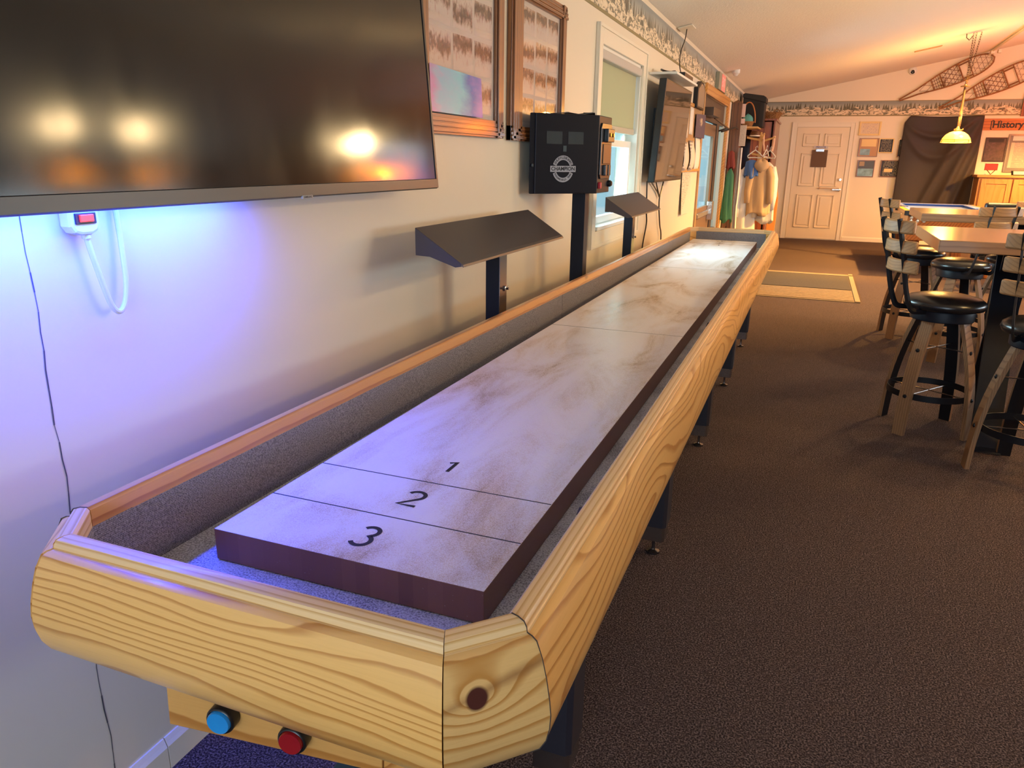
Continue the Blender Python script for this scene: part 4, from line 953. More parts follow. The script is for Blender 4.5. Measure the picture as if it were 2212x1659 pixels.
# exit sign hung from the wall border
ex = thing('exit_sign', 'grey and red exit sign box high on the wallpaper border', 'exit sign', (.03, 9.2, 2.24))
mb = MB(); mb.box((.004, 8.95, 2.235), (.05, 9.75, 2.43)); build('housing', mb, plain('grey_sign_housing', (.30, .30, .22), rough=.5), ex, bevel=.004)
mb = MB(); mb.box((.050, 9.2, 2.24), (.053, 9.56, 2.425)); build('sign_face', mb, plain('pink_sign_face', (.9, .22, .18), rough=.4, emit=(1, .2, .15), es=.35), ex)
mb = text_mb('EXIT', lambda x, y: (.0545, 9.38+x, 2.333+y), .15, bold=.002); build('lettering', mb, plain('exit_letters', (.8, .75, .7), rough=.5), ex)
# door operator arm and vent unit above the entrance, dark things behind the glass
mb = MB(); mb.box((-.02, 8.3, 1.90), (.10, 8.95, 1.99)); mb.tube([(.04, 8.9, 1.9), (.16, 9.3, 1.80), (.02, 9.62, 1.78)], .012, 8); tag(build('door_closer', mb, plain('bronze_closer', (.10, .07, .05), rough=.4, metal=.4), bevel=.004), 'bronze door closer with its arm above the entrance door', 'door closer')
mb = MB(); mb.tube([(.02, 9.9, 1.78), (.10, 10.1, 1.82), (.14, 10.5, 1.86), (.12, 10.97, 1.86)], .012, 8); tag(build('curtain_rod', mb, M['black'], smooth=True), 'dark metal rod running from the entrance to the square timber post', 'rod')
# ================================================================ timber post and the coat corner
ps_ = thing('timber_post', 'square dark timber post with pointed top beside the coats', 'post', (.078, 11.07, 0))
mb = MB(); mb.box((.012, 11.0, 0), (.146, 11.14, 2.215)); mb.add([(.012, 11.0, 2.215), (.146, 11.0, 2.215), (.146, 11.14, 2.215), (.012, 11.14, 2.215), (.079, 11.07, 2.262)], [(0, 1, 4), (1, 2, 4), (2, 3, 4), (3, 0, 4)]); build('shaft', mb, M['dark_wood'], ps_, axis=(0, 0, 1))
mb = MB()
for z in (.45, 1.02, 1.49): mb.tube([(.08, 11.0, z), (.085, 10.93, z-.005), (.09, 10.92, z+.02)], .006, 6)
build('coat_hook', mb, M['black'], ps_)
gp = 'paper tags hanging down the side of the timber post'
for k, (z0, z1, w, mm) in enumerate(((2.02, 2.20, .045, 'coat_tan'), (1.93, 2.0, .05, 'coat_tan'), (1.62, 1.91, .085, 'printed'))):
    mb = MB(); mb.box((.150, 11.02-.0, z0), (.154+w, 11.03, z1))
    tag(build('paper_tag', mb, plain('pink_tag', (.75, .55, .5), rough=.6) if k < 2 else M['printed']), ('pink tag, topmost beside the timber post', 'small pink tag below the topmost beside the timber post', 'long beige printed tag beside the timber post')[k], 'tag', gp)
mb = MB(); mb.grid(lambda u, v: (.150+.05*u+.02*abs(math.sin(v*7))*(1-v), 11.10+.02*math.sin(u*6), .0+1.6*v), 6, 18)
tag(build('scarf', mb, M['coat_white'], smooth=True, solid=.012), 'long white scarf hanging down the side of the timber post', 'scarf')
# wardrobe
wb = thing('wardrobe', 'tall reddish-brown wooden wardrobe in the far left corner', 'wardrobe', (.3, 13.1, 0))
mb = MB()
for a, b in (((.02, 12.45, 0), (.045, 13.9, 2.04)), ((.53, 12.45, 0), (.555, 13.9, 2.04)), ((.02, 13.88, 0), (.555, 13.9, 2.04)), ((.02, 12.45, 2.04), (.575, 13.92, 2.07)), ((.02, 12.45, 0), (.555, 13.9, .08)), ((.045, 12.5, 1.0), (.53, 13.88, 1.02))): mb.box(a, b)
build('carcass', mb, M['red_panel'], wb, bevel=.003, axis=(0, 0, 1))
mb = MB(); mb.box((.20, 12.44, .1), (.50, 12.46, 2.02)); dr = build('door', mb, M['red_panel'], wb, bevel=.002, axis=(0, 0, 1))
mb = MB(); mb.lathe([(.012, -.025), (.012, 0)], (.24, 12.44, 1.05), 10, 'y'); build('knob', mb, M['brass'], dr)
# speaker on the wardrobe front edge / shelf
mb = MB(); mb.box((.0, 11.75, 1.900), (.34, 12.44, 1.922)); tag(build('corner_shelf', mb, M['rackwood'], bevel=.002), 'small plank shelf under the black loudspeaker', 'shelf')
spk = thing('loudspeaker', 'large black loudspeaker high in the far left corner', 'loudspeaker', (.23, 12.2, 1.922))
mb = MB(); mb.prism([(.05, 2.36), (.05, 2.41), (.08, 2.425), (.36, 2.385), (.405, 2.36), (.405, 2.28)], lambda p, t: (p[0], t, p[1]), 12.0, 12.4); build('top_cap', mb, M['rubber'], spk, bevel=.01)
mb = MB(); mb.box((.06, 12.02, 1.922), (.39, 12.4, 2.36)); sb2 = build('cabinet', mb, M['rubber'], spk, bevel=.01)
mb = MB(); mb.box((.08, 12.014, 1.96), (.33, 12.02, 2.28)); build('grille', mb, plain('speaker_grille', (.006, .006, .008), rough=.7, bump=.6, bscale=300), spk)
# baskets and hat
bk = thing('wicker_basket', 'wicker basket with tall hoop handle holding a teal cloth, in front of the loudspeaker', 'basket', (.17, 11.85, 1.922))
mb = MB(); mb.lathe([(0, 1.923), (.07, 1.923), (.10, 2.0), (.095, 2.0), (.066, 1.93), (0, 1.93)], (.17, 11.87, 0), 20); build('bowl', mb, M['basket'], bk, smooth=True)
mb = MB(); mb.tube([(.17+.11*math.cos(a), 11.87, 1.98+.30*math.sin(a)) for a in [PI*i/16 for i in range(17)]], .009, 8); build('handle', mb, plain('rattan_hoop', (.45, .17, .05), rough=.5), bk, smooth=True)
mb = MB(); mb.grid(lambda u, v: (.17+.075*math.cos(2*PI*u)*math.cos(v*1.5)+.012*math.sin(9*u+4*v), 11.87+.075*math.sin(2*PI*u)*math.cos(v*1.5), 1.985+.12*math.sin(v*1.5)+.01*math.sin(14*u)), 14, 7, closed_u=True); tag(build('teal_cloth', mb, plain('teal_cloth', (.10, .36, .36), rough=.8), smooth=True), 'crumpled teal and white cloth in the hooped wicker basket', 'cloth')
b2 = thing('twig_basket', 'wide twig basket with a small handle on top of the wardrobe', 'basket', (.42, 13.2, 2.07))
mb = MB(); mb.lathe([(0, 2.071), (.12, 2.071), (.20, 2.2), (.19, 2.2), (.11, 2.08), (0, 2.08)], (.42, 13.2, 0), 22); build('bowl', mb, M['basket'], b2, smooth=True)
mb = MB(); mb.tube([(.52+.05*math.cos(a), 13.1, 2.19+.06*math.sin(a)) for a in [PI*i/10 for i in range(11)]], .007, 6); build('handle', mb, M['basket'], b2, smooth=True)
mb = MB()
for k in range(46):
    a = random.uniform(0, 2*PI); r_ = random.uniform(.05, .17); z = random.uniform(2.17, 2.23); d = random.uniform(.06, .17); e = a+random.uniform(-.7, .7)
    mb.tube([(.42+r_*math.cos(a), 13.2+r_*math.sin(a), z), (.42+(r_+d)*math.cos(e), 13.2+(r_+d)*math.sin(e), z+random.uniform(-.1, .04))], .004, 4)
tag(build('dried_branches', mb, plain('dry_twigs', (.28, .15, .06), rough=.8)), 'dry twigs spilling from the basket on the wardrobe', 'branches', kind='stuff')
ht = thing('hat', 'brown hat with a pale band hanging beside the wardrobe door', 'hat', (.27, 12.38, 1.74))
mb = MB(); mb.grid(lambda u, v: (.27+(.16*v+.01)*math.cos(2*PI*u), 12.36-(.05+.09*v)*abs(math.sin(PI*u))*.8, 1.79+.02*math.cos(4*PI*u)*v+(.0)*v), 24, 5, closed_u=True); build('brim', mb, M['dark_wood'], ht, smooth=True, solid=.006)
mb = MB(); mb.lathe([(.085, 1.79), (.08, 1.84), (.06, 1.875), (.0, 1.87)], (.27, 12.33, 0), 18); build('crown', mb, M['dark_wood'], ht, smooth=True)
mb = MB(); mb.lathe([(.088, 1.793), (.086, 1.812)], (.27, 12.33, 0), 18, cap=False); build('band', mb, M['paper'], ht, smooth=True)
# coat rack
RX, RY = .415, 11.62
cr = thing('coat_rack', 'blond wooden coat rack standing in the far left corner', 'coat rack', (RX, RY, 0))
mb = MB(); mb.prism([(RX-.022, RY-.022), (RX+.022, RY-.022), (RX+.022, RY+.022), (RX-.022, RY+.022)], lambda p, t: (p[0], p[1], t), .05, 1.76); mb.lathe([(.024, 1.76), (.026, 1.775), (.018, 1.80), (0, 1.815)], (RX, RY, 0), 12); build('pole', mb, M['rackwood'], cr, bevel=.003, axis=(0, 0, 1))
for a in (20, 110, 200, 290):
    c, s_ = math.cos(math.radians(a)), math.sin(math.radians(a)); mb = MB(); mb.tube([(RX+c*.02, RY+s_*.02, .10), (RX+c*.24, RY+s_*.24, .02)], .018, 8); build('foot', mb, M['rackwood'], cr)
for k, (a, z0_, l_, dz) in enumerate(((178, 1.72, .21, .035), (-12, 1.70, .21, .06), (95, 1.74, .14, .09), (-70, 1.71, .14, .10), (-8, 1.44, .16, .03), (190, 1.50, .12, .02))):
    c, s_ = math.cos(math.radians(a)), math.sin(math.radians(a)); mb = MB(); mb.tube([(RX+c*.015, RY+s_*.015, z0_), (RX+c*l_, RY+s_*l_, z0_+dz)], [.016, .013], 8); build('peg', mb, M['rackwood'], cr, smooth=True)
mb = MB(); mb.tube([(RX+.035, RY-.05, 1.80), (RX+.045, RY-.05, 1.66), (RX+.07, RY-.06, 1.56)], .016, 8); mb.tube([(RX+.19, RY-.03, 1.78), (RX+.185, RY-.03, 1.62), (RX+.175, RY-.03, 1.56)], .02, 8)
tag(build('rolling_pins', mb, plain('pale_pink_wood', (.72, .45, .30), rough=.5), smooth=True), 'pale turned sticks hooked over the coat rack arms', 'stick')
def hanger(label, c, w, ang, m_):
    c = Vector(c); d = Vector((math.cos(ang), math.sin(ang), 0)); mb = MB()
    P = [c+d*-w+Vector((0, 0, -.09)), c+d*-w*.5+Vector((0, 0, -.04)), c+Vector((0, 0, 0)), c+d*w*.5+Vector((0, 0, -.04)), c+d*w+Vector((0, 0, -.09)), c+d*w*.9+Vector((0, 0, -.115)), c+Vector((0, 0, -.11)), c+d*-w*.9+Vector((0, 0, -.115))]
    mb.tube(P, .0085, 7, closed=True); mb.tube([c, c+Vector((0, 0, .04)), c+d*.022+Vector((0, 0, .06)), c+d*.03+Vector((0, 0, .035))], .004, 6)
    return tag(build('clothes_hanger', mb, m_, smooth=True), label, 'hanger', 'plastic hangers on the coat rack')
hanger('white hanger on the left side of the coat rack pole', (RX-.06, RY-.06, 1.575), .11, .25, M['whiteplastic'])
hanger('white hanger seen edge-on right of the coat rack pole', (RX+.10, RY-.07, 1.585), .09, 1.2, M['whiteplastic'])
hanger('pale hanger, furthest right on the coat rack', (RX+.15, RY-.04, 1.57), .10, -.45, M['whiteplastic'])
def garment(name, label, cat, cx, cy, ztop, zbot, wt, wb, m_, tilt=0, depth=.07, seed=0, hood=False, sleeves=True):
    g_ = thing(name, label, cat, (cx, cy, zbot), tilt)
    def f(u, v):
        a = 2*PI*u; w = wt+(wb-wt)*(1-v)
        if v > .88: w *= 1-.75*((v-.88)/.12)**1.3
        fold = .016*math.sin(5*a+seed+3*v)*(1-v)+.010*math.sin(11*a+seed*2)*(1-v)
        return (math.cos(a)*(w/2+fold), math.sin(a)*(depth*(1-.5*v)+fold), (ztop-zbot)*v+(.03*math.sin(3*a+seed) if v < .05 else 0))
    mb = MB(); mb.grid(f, 30, 18, closed_u=True); build('body_cloth', mb, m_, g_, smooth='all', world=False, solid=.004)
    if sleeves:
        h = ztop-zbot
        for s_ in (-1, 1):
            mb = MB(); mb.tube([(s_*wt*.36, 0, h*.92), (s_*wt*.53, -.02, h*.72), (s_*wt*.60, -.03, h*.45), (s_*wt*.58, -.05, h*.22)], [.045, .058, .05, .04], 12); build('sleeve', mb, m_, g_, smooth='all', world=False)
    if hood:
        mb = MB(); mb.grid(lambda u, v: (.11*math.cos(2*PI*u)*math.sin(PI*v), -.04-.07*math.sin(2*PI*u)*math.sin(PI*v), (ztop-zbot)*.93-.09*math.cos(PI*v)+.015*math.sin(6*PI*u)), 18, 9, closed_u=True); build('hood', mb, m_, g_, smooth='all', world=False)
    return g_
garment('jacket', 'tan hooded jacket hanging from the coat rack', 'jacket', RX+.055, RY-.13, 1.40, .62, .28, .34, M['coat_tan'], .1, .07, 1.0, True)
garment('coat', 'pale coat hanging at the right side behind the tan jacket', 'coat', RX+.13, RY+.02, 1.40, .50, .26, .34, M['coat_white'], -.3, .06, 2.2)
garment('coat', 'long pale blue-white coat hanging left of the tan jacket', 'coat', RX-.13, RY-.10, 1.36, .35, .24, .36, M['coat_white'], .3, .08, 4.0)
garment('blue_garment', 'bright blue garment over the shoulder of the pale coat', 'garment', RX-.085, RY-.16, 1.43, 1.18, .17, .19, M['coat_blue'], .1, .06, 3.0, False, False)
garment('green_garment', 'dark green garment hanging between entrance and timber post', 'garment', .09, 10.80, 1.30, .55, .10, .16, M['coat_green'], .4, .05, 5.0, False, False)
garment('red_garment', 'dull red garment hanging above the green one', 'garment', .08, 10.84, 1.55, 1.30, .08, .10, M['coat_red'], .2, .04, 6.0, False, False)
mb = MB(); mb.prism([(.60, .0), (.72, .0), (.735, .5), (.735, .85), (.70, 1.02), (.66, 1.05), (.62, 1.0), (.60, .85)], lambda p, t: (p[0], 12.2+(1.05-p[1])*-.12+t, p[1]), 0, .03); tag(build('sled_board', mb, plain('orange_wood_board', (.55, .22, .04), rough=.4), bevel=.006), 'orange rounded board leaning at the right of the coats', 'board')
# floor mat
mt = thing('floor_mat', 'brown doormat with a pale ribbed strip on the carpet before the far door', 'mat', (1.2, 8.7, 0))
mb = MB(); mb.box((.35, 7.62, .0005), (1.85, 9.78, .008)); build('mat_edge', mb, plain('mat_edge', (.20, .145, .085), rough=.8), mt)
mb = MB(); mb.box((.39, 8.42, .008), (1.79, 9.55, .014)); build('brown_pile', mb, plain('mat_pile', (.06, .047, .034), rough=1, var=.3, vscale=120), mt)
mb = MB(); mb.box((.39, 7.66, .008), (1.79, 8.36, .012))
for k in range(7): mb.box((.39, 7.68+.1*k, .012), (1.79, 7.72+.1*k, .014))
build('ribbed_strip', mb, plain('pale_mat_strip', (.22, .155, .09), rough=.8, var=.2, vscale=40), mt)
mb = MB(); mb.box((1.80, 7.62, .008), (1.85, 9.78, .016)); mb.box((.35, 9.6, .008), (1.85, 9.66, .016)); build('metal_edge', mb, plain('tan_edge_strip', (.30, .22, .13), rough=.5), mt)
# ceiling fittings
mb = MB(); cx = .16; mb.lathe([(0, 2.44), (.02, 2.44), (.035, 2.46), (.05, 2.475), (.05, 2.52)], (cx, 9.64, 0), 16); tag(build('smoke_detector', mb, M['whiteplastic'], smooth=True), 'small white detector on the ceiling near the left wall', 'smoke detector')
sc = thing('security_camera', 'white dome security camera high on the far wall', 'security camera', (2.605, 14.6, 2.93))
mb = MB(); mb.lathe([(0, -.05), (.035, -.048), (.06, -.03), (.07, 0)], (2.605, YF, 2.955), 20, 'y'); build('dome', mb, M['whiteplastic'], sc, smooth=True)
mb = MB(); mb.lathe([(0, -.056), (.022, -.054), (.036, -.042)], (2.605, YF, 2.938), 16, 'y'); build('lens', mb, M['blackplastic'], sc, smooth=True)
mb = MB(); mb.obox((2.54, 12.1, cz(2.54)-.006), (.17, 0, .17*SL), (0, .045, 0), (-.001, 0, .005)); tag(build('ceiling_vent', mb, plain('amber_vent', (.42, .26, .12), rough=.5), bevel=.003), 'narrow tan vent on the sloping ceiling above the far wall', 'vent')
cd = thing('ceiling_conduit', 'cream conduit with clips on the sloping ceiling at the upper right', 'conduit', (3.64, 13, 3.2))
mb = MB(); mb.tube([(3.62, 8.0, cz(3.62)-.02), (3.72, 14.4, cz(3.72)-.02)], .022, 8); mb.tube([(3.72, 14.4, cz(3.72)-.02), (3.72, 14.62, cz(3.72)-.06)], .022, 8); build('pipe', mb, M['trimpaint'], cd, smooth=True)
mb = MB(); mb.box((3.69, 14.36, cz(3.72)-.075), (3.75, 14.46, cz(3.72)-.01)); mb.box((3.80, 14.40, cz(3.8)-.075), (3.85, 14.5, cz(3.8)-.02)); build('junction_box', mb, M['trimpaint'], cd, bevel=.006)
# ================================================================ FAR WALL THINGS
def wallbox(x0, x1, z0, z1, d0, d1): return ((x0, YF-d1, z0), (x1, YF-d0, z1))
def framed(name, label, cat, x0, x1, z0, z1, fm, im, w=.018, d=.02, group=None, mid=None):
    r = thing(name, label, cat, ((x0+x1)/2, YF, z0), group=group)
    mb = MB()
    for a in ((x0, x0+w, z0, z1), (x1-w, x1, z0, z1), (x0+w, x1-w, z0, z0+w), (x0+w, x1-w, z1-w, z1)): mb.box(*wallbox(*a, .001, d))
    build('frame', mb, fm, r, bevel=.002)
    mb = MB(); mb.box(*wallbox(x0+w, x1-w, z0+w, z1-w, .001, d*.6)); build('picture', mb, im, r)
    if mid:
        for (a, b, c, e, m_, nm) in mid:
            mb = MB(); mb.box(*wallbox(x0+(x1-x0)*a, x0+(x1-x0)*b, z0+(z1-z0)*c, z0+(z1-z0)*e, d*.6, d*.6+.002)); build(nm, mb, m_, r)
    return r
G = 'small awards and certificates on the far wall'
gold = plain('gilt_frame', (.75, .55, .22), rough=.35); navy = paper_mat('navy_award_print', (.03, .04, .06), (.45, .42, .30), 12, .5); ambr = plain('amber_plaque', (.45, .20, .05), rough=.3)
pale = paper_mat('certificate_print', (.75, .62, .45), (.30, .25, .35), 12, .55); picy = plain('yellow_print', (.85, .6, .25), rough=.4); skyp = plain('sky_print', (.22, .40, .50), rough=.4, var=.4, vscale=14)
framed('certificate', 'pale certificate in a gilt frame, highest beside the far door', 'certificate', 1.88, 2.24, 1.885, 2.125, gold, pale, .03, group=G)
framed('award_plaque', 'brown plaque with yellow picture directly below the certificate', 'plaque', 1.915, 2.24, 1.52, 1.84, M['frame_wood'], ambr, .012, group=G, mid=[(.12, .88, .55, .95, picy, 'yellow_picture'), (.1, .6, .08, .42, skyp, 'small_photos')])
framed('award_plaque', 'small black and gold plaque in a wooden frame right of the yellow one', 'plaque', 2.24, 2.485, 1.585, 1.84, gold, navy, .018, group=G)
framed('award_plaque', 'blue snowscape plaque, lowest beside the far door', 'plaque', 1.935, 2.225, 1.165, 1.46, M['frame_wood'], plain('dark_print', (.05, .05, .06), rough=.3), .014, group=G, mid=[(.06, .94, .04, .5, skyp, 'snow_picture'), (.1, .4, .65, .92, plain('grey_seal', (.4, .3, .2)), 'seal')])
framed('award_plaque', 'dark plaque partly behind the hanging cloth, lower', 'plaque', 2.32, 2.66, 1.17, 1.465, M['frame_wood'], navy, .014, group=G, mid=[(.2, .6, .3, .5, picy, 'yellow_label')])
framed('award_plaque', 'dark plaque almost hidden by the hanging cloth, upper', 'plaque', 2.555, 2.80, 1.52, 1.83, M['frame_wood'], navy, .014, group=G)
cbd = thing('clipboard', 'brown clipboard hanging on the far door', 'clipboard', (1.27, YF-.03, 1.33))
mb = MB(); mb.box(*wallbox(1.135, 1.405, 1.325, 1.63, .034, .040)); build('board', mb, plain('hardboard', (.13, .065, .03), rough=.5), cbd, bevel=.002)
mb = MB(); mb.box(*wallbox(1.20, 1.34, 1.60, 1.645, .040, .048)); build('clip', mb, M['steel'], cbd, bevel=.002)
mb = MB(); mb.box(*wallbox(1.155, 1.40, 1.655, 1.70, .012, .034)); sg = thing('door_label', 'small pale blue PRIVATE label above the clipboard on the far door', 'label', (1.28, YF-.02, 1.655)); build('label_strip', mb, plain('pale_label', (.62, .58, .55), rough=.5), sg)
mb = text_mb('PRIVATE', lambda x, y: (1.2775+x, YF-.0346, 1.6775+y), .045, bold=.001); build('lettering', mb, plain('blue_ink', (.12, .16, .4), rough=.6), sg)
# hanging dark cloth (backdrop)
def drape(u, v):
    x = 2.60+1.215*u; z = .48+1.74*v
    if u < .07 and v > .93: x += (1-u/.07)*.05*(v-.93)/.07*1.2; z -= (1-u/.07)*.03*(v-.93)/.07
    d = .06 + .022*math.sin(9*u+1.5) + .02*math.sin(3*u*PI)*v
    # swags hanging from the two top corners and long diagonal folds
    d += .040*math.exp(-((v-(.80+.75*(u-.42)**2))/.03)**2)*(u*(1-u)*4)
    d += .035*math.exp(-((v-(.60+1.3*(u-.45)**2))/.045)**2)*(u*(1-u)*4)
    for (a, b, w_, h) in ((.30, .95, .05, .035), (.52, .85, .055, .045), (.72, .75, .05, .04)):
        d += h*math.exp(-((u-(a+b*(v)*.55))/w_)**2)*(1-v)**.3
    return (x, YF-d, z + (.02*math.sin(u*PI)*-1 if v > .9 else 0))
def cloth_mat():
    m, nt, b = newmat('dark_backdrop_cloth'); b.inputs['Base Color'].default_value = (.022, .017, .017, 1); b.inputs['Roughness'].default_value = .62
    b.inputs['Sheen Weight'].default_value = .35; b.inputs['Sheen Tint'].default_value = (1, .7, .4, 1); return m
mb = MB(); mb.grid(drape, 90, 70); tag(build('hanging_cloth', mb, cloth_mat(), smooth='all', solid=.004), 'large dark brown-black cloth hung over the far wall behind the pool table', 'cloth')
# History board
hb = thing('history_sign', 'reddish wooden board lettered History at the right of the hanging cloth', 'sign', (4.6, YF, 1.975))
mb = MB(); mb.box(*wallbox(3.80, 5.5, 1.975, 2.165, .001, .02)); build('board', mb, M['sign_wood'], hb, bevel=.002)
mb = text_mb('History', lambda x, y: (3.955+x, YF-.0215, 2.065+y), .150, bold=.005, align='LEFT', shear=.0); build('lettering', mb, M['ink'], hb)
mb = MB()
for (a, b, c, e) in ((3.93, 3.945, 1.99, 2.13), (3.945, 3.975, 2.125, 2.14), (3.935, 3.96, 1.985, 1.997), (4.06, 4.075, 2.12, 2.135)): mb.box(*wallbox(a, b, c, e, .02, .0215))
build('letter_flourish', mb, M['ink'], hb)
mb = MB(); mb.box(*wallbox(4.34, 4.42, 2.2, 2.55, .001, .04)); tag(build('wall_bracket', mb, M['red_panel']), 'red-brown wooden upright above the History board', 'bracket')
framed('memorial_plaque', 'dark rectangular plaque below the word History', 'plaque', 3.90, 4.225, 1.46, 1.86, plain('plum_plaque', (.035, .018, .022), rough=.3), plain('plum_plaque_face', (.07, .045, .055), rough=.3, var=.5, vscale=25), .018, mid=[(.15, .85, .80, .94, M['ink'], 'name_strip')])
framed('red_card', 'small bright red card below the dark plaque', 'card', 3.965, 4.16, 1.32, 1.43, plain('dark_red_edge', (.2, .01, .01)), M['red'], .006, .008)
framed('framed_newspaper', 'large grey-framed newspaper page cut by the right edge of the photo', 'picture frame', 4.235, 4.80, 1.29, 1.915, plain('grey_frame', (.20, .20, .20), rough=.35, metal=.4), plain('grey_mat', (.18, .18, .18)), .03, .025, mid=[(.12, .92, .83, .95, M['paper'], 'headline_strip'), (.10, .95, .12, .78, paper_mat('newsprint', (.66, .56, .45), (.25, .24, .26), 22, .42), 'newspaper')])
# oak cabinet
cbn = thing('oak_cabinet', 'oak cabinet against the far wall at the right edge', 'cabinet', (4.5, 14.45, 0))
mb = MB(); mb.box((3.83, 14.22, 0), (5.3, YF-.001, 1.205)); build('carcass', mb, M['oak'], cbn, bevel=.003, axis=(0, 0, 1))
mb = MB(); mb.box((3.79, 14.17, 1.205), (5.34, YF-.001, 1.245)); build('top', mb, M['oak'], cbn, bevel=.006)
for k in range(3):
    a = 3.87+k*.47; mb = MB(); mb.box((a, 14.205, .3), (a+.45, 14.22, 1.18))
    d_ = build('door', mb, M['oak'], cbn, bevel=.003, axis=(0, 0, 1))
    mb = MB()
    for (p, q_) in (((a, .3), (a+.075, 1.18)), ((a+.375, .3), (a+.45, 1.18)), ((a+.075, 1.10), (a+.375, 1.18)), ((a+.075, .3), (a+.375, .38))): mb.box((p[0], 14.190, p[1]), (q_[0], 14.205, q_[1]))
    build('door_frame', mb, M['oak'], d_, bevel=.004, axis=(0, 0, 1))
fr_ = thing('tabletop_frame', 'small dark frame lying on the oak cabinet', 'picture frame', (4.45, 14.35, 1.245))
mb = MB(); mb.obox((4.45, 14.40, 1.28), (.13, 0, 0), (0, .03, .035), (0, .004, -.004)); build('frame', mb, M['black'], fr_, bevel=.003)
mb = MB(); mb.obox((4.45, 14.394, 1.284), (.10, 0, 0), (0, .022, .026), (0, .002, -.002)); build('picture', mb, M['paper'], fr_)
mb = MB(); mb.tube([(3.97, 14.5, 1.33), (4.03, 14.45, 1.252), (4.10, 14.5, 1.33)], .008, 6); tag(build('easel_stand', mb, M['dark_wood']), 'tiny V-shaped wooden stand on the oak cabinet', 'stand')

# ================================================================ SNOWSHOES
def snowshoe(label, tail, head, wmax, depth):
    T0 = Vector((tail[0], 0, tail[1])); H = Vector((head[0], 0, head[1])); ax = (H-T0); Ln = ax.length; ax.normalize(); pr_ = Vector((-ax.z, 0, ax.x))
    yy = YF-depth
    def wid(u):
        if u < .20: return .012+.03*(u/.20)
        t = (u-.20)/.80
        return .042+(wmax/2-.042)*math.sin(min(1, t/.68)*PI/2) if t < .68 else (wmax/2)*math.sqrt(max(0, 1-((t-.68)/.32)**2))
    def P(u, w, d=0):
        q = T0+ax*(u*Ln)+pr_*w; return (q.x, yy-d, q.z)
    r = thing('snowshoe', label, 'snowshoe', (T0.x, yy, T0.z), group='old laced snowshoes on the far wall')
    mb = MB(); us = [i/40 for i in range(41)]
    mb.tube([P(u, wid(u)) for u in us]+[P(u, -wid(u)) for u in us[::-1][1:]], .013, 6); fr_ = build('bent_frame', mb, M['snowshoe'], r, smooth=True)
    mb = MB()
    for u in (.36, .46, .66, .76): mb.tube([P(u, wid(u)), P(u, -wid(u))], .012 if u in (.46, .66) else .009, 6)
    build('crossbar', mb, M['snowshoe'], r, smooth=True)
    mb = MB()
    def net(ua, ub, step, rad, skew):
        n = 26
        k = -2.0
        while k < 2.0:
            for s_ in (-1, 1):
                seg_ = []
                for i in range(n+1):
                    u = ua+(ub-ua)*i/n; w = s_*(k*.2+ (u-ua)*Ln*skew)
                    if abs(w) <= wid(u): seg_.append(P(u, w))
                    else:
                        if len(seg_) > 1: mb.tube(seg_, rad, 4, cap=False)
                        seg_ = []
                if len(seg_) > 1: mb.tube(seg_, rad, 4, cap=False)
            k += step
    net(.46, .66, .42, .0040, .7); net(.76, .985, .5, .0022, .6); net(.22, .36, .5, .0025, .5)
    for u in [.37+.022*i for i in range(4)]: mb.tube([P(u, wid(u)), P(u, -wid(u))], .0035, 4)
    for u in [.48+.032*i for i in range(6)]+[.79+.045*i for i in range(5)]: mb.tube([P(u, wid(u)), P(u, -wid(u))], .0026, 4)
    for s_ in (-.5, 0, .5): mb.tube([P(.36, wid(.36)*s_), P(.46, wid(.46)*s_)], .004, 4)
    for s_ in (-1, 1): mb.tube([P(.66, wid(.66)*s_*.75), P(.76, wid(.76)*s_*.75)], .012, 5)
    mb.tube([P(.44, -.08, .02), P(.50, .02, .03), P(.46, -.12, .03)], .010, 5)
    build('lacing', mb, M['lace'], r); return r
snowshoe('upper left wooden laced snowshoe on the far wall above the border', (2.46, 2.475), (3.80, 3.135), .31, .04)
snowshoe('lower right wooden laced snowshoe on the far wall, tail over the border', (3.10, 2.33), (4.50, 3.03), .33, .04)

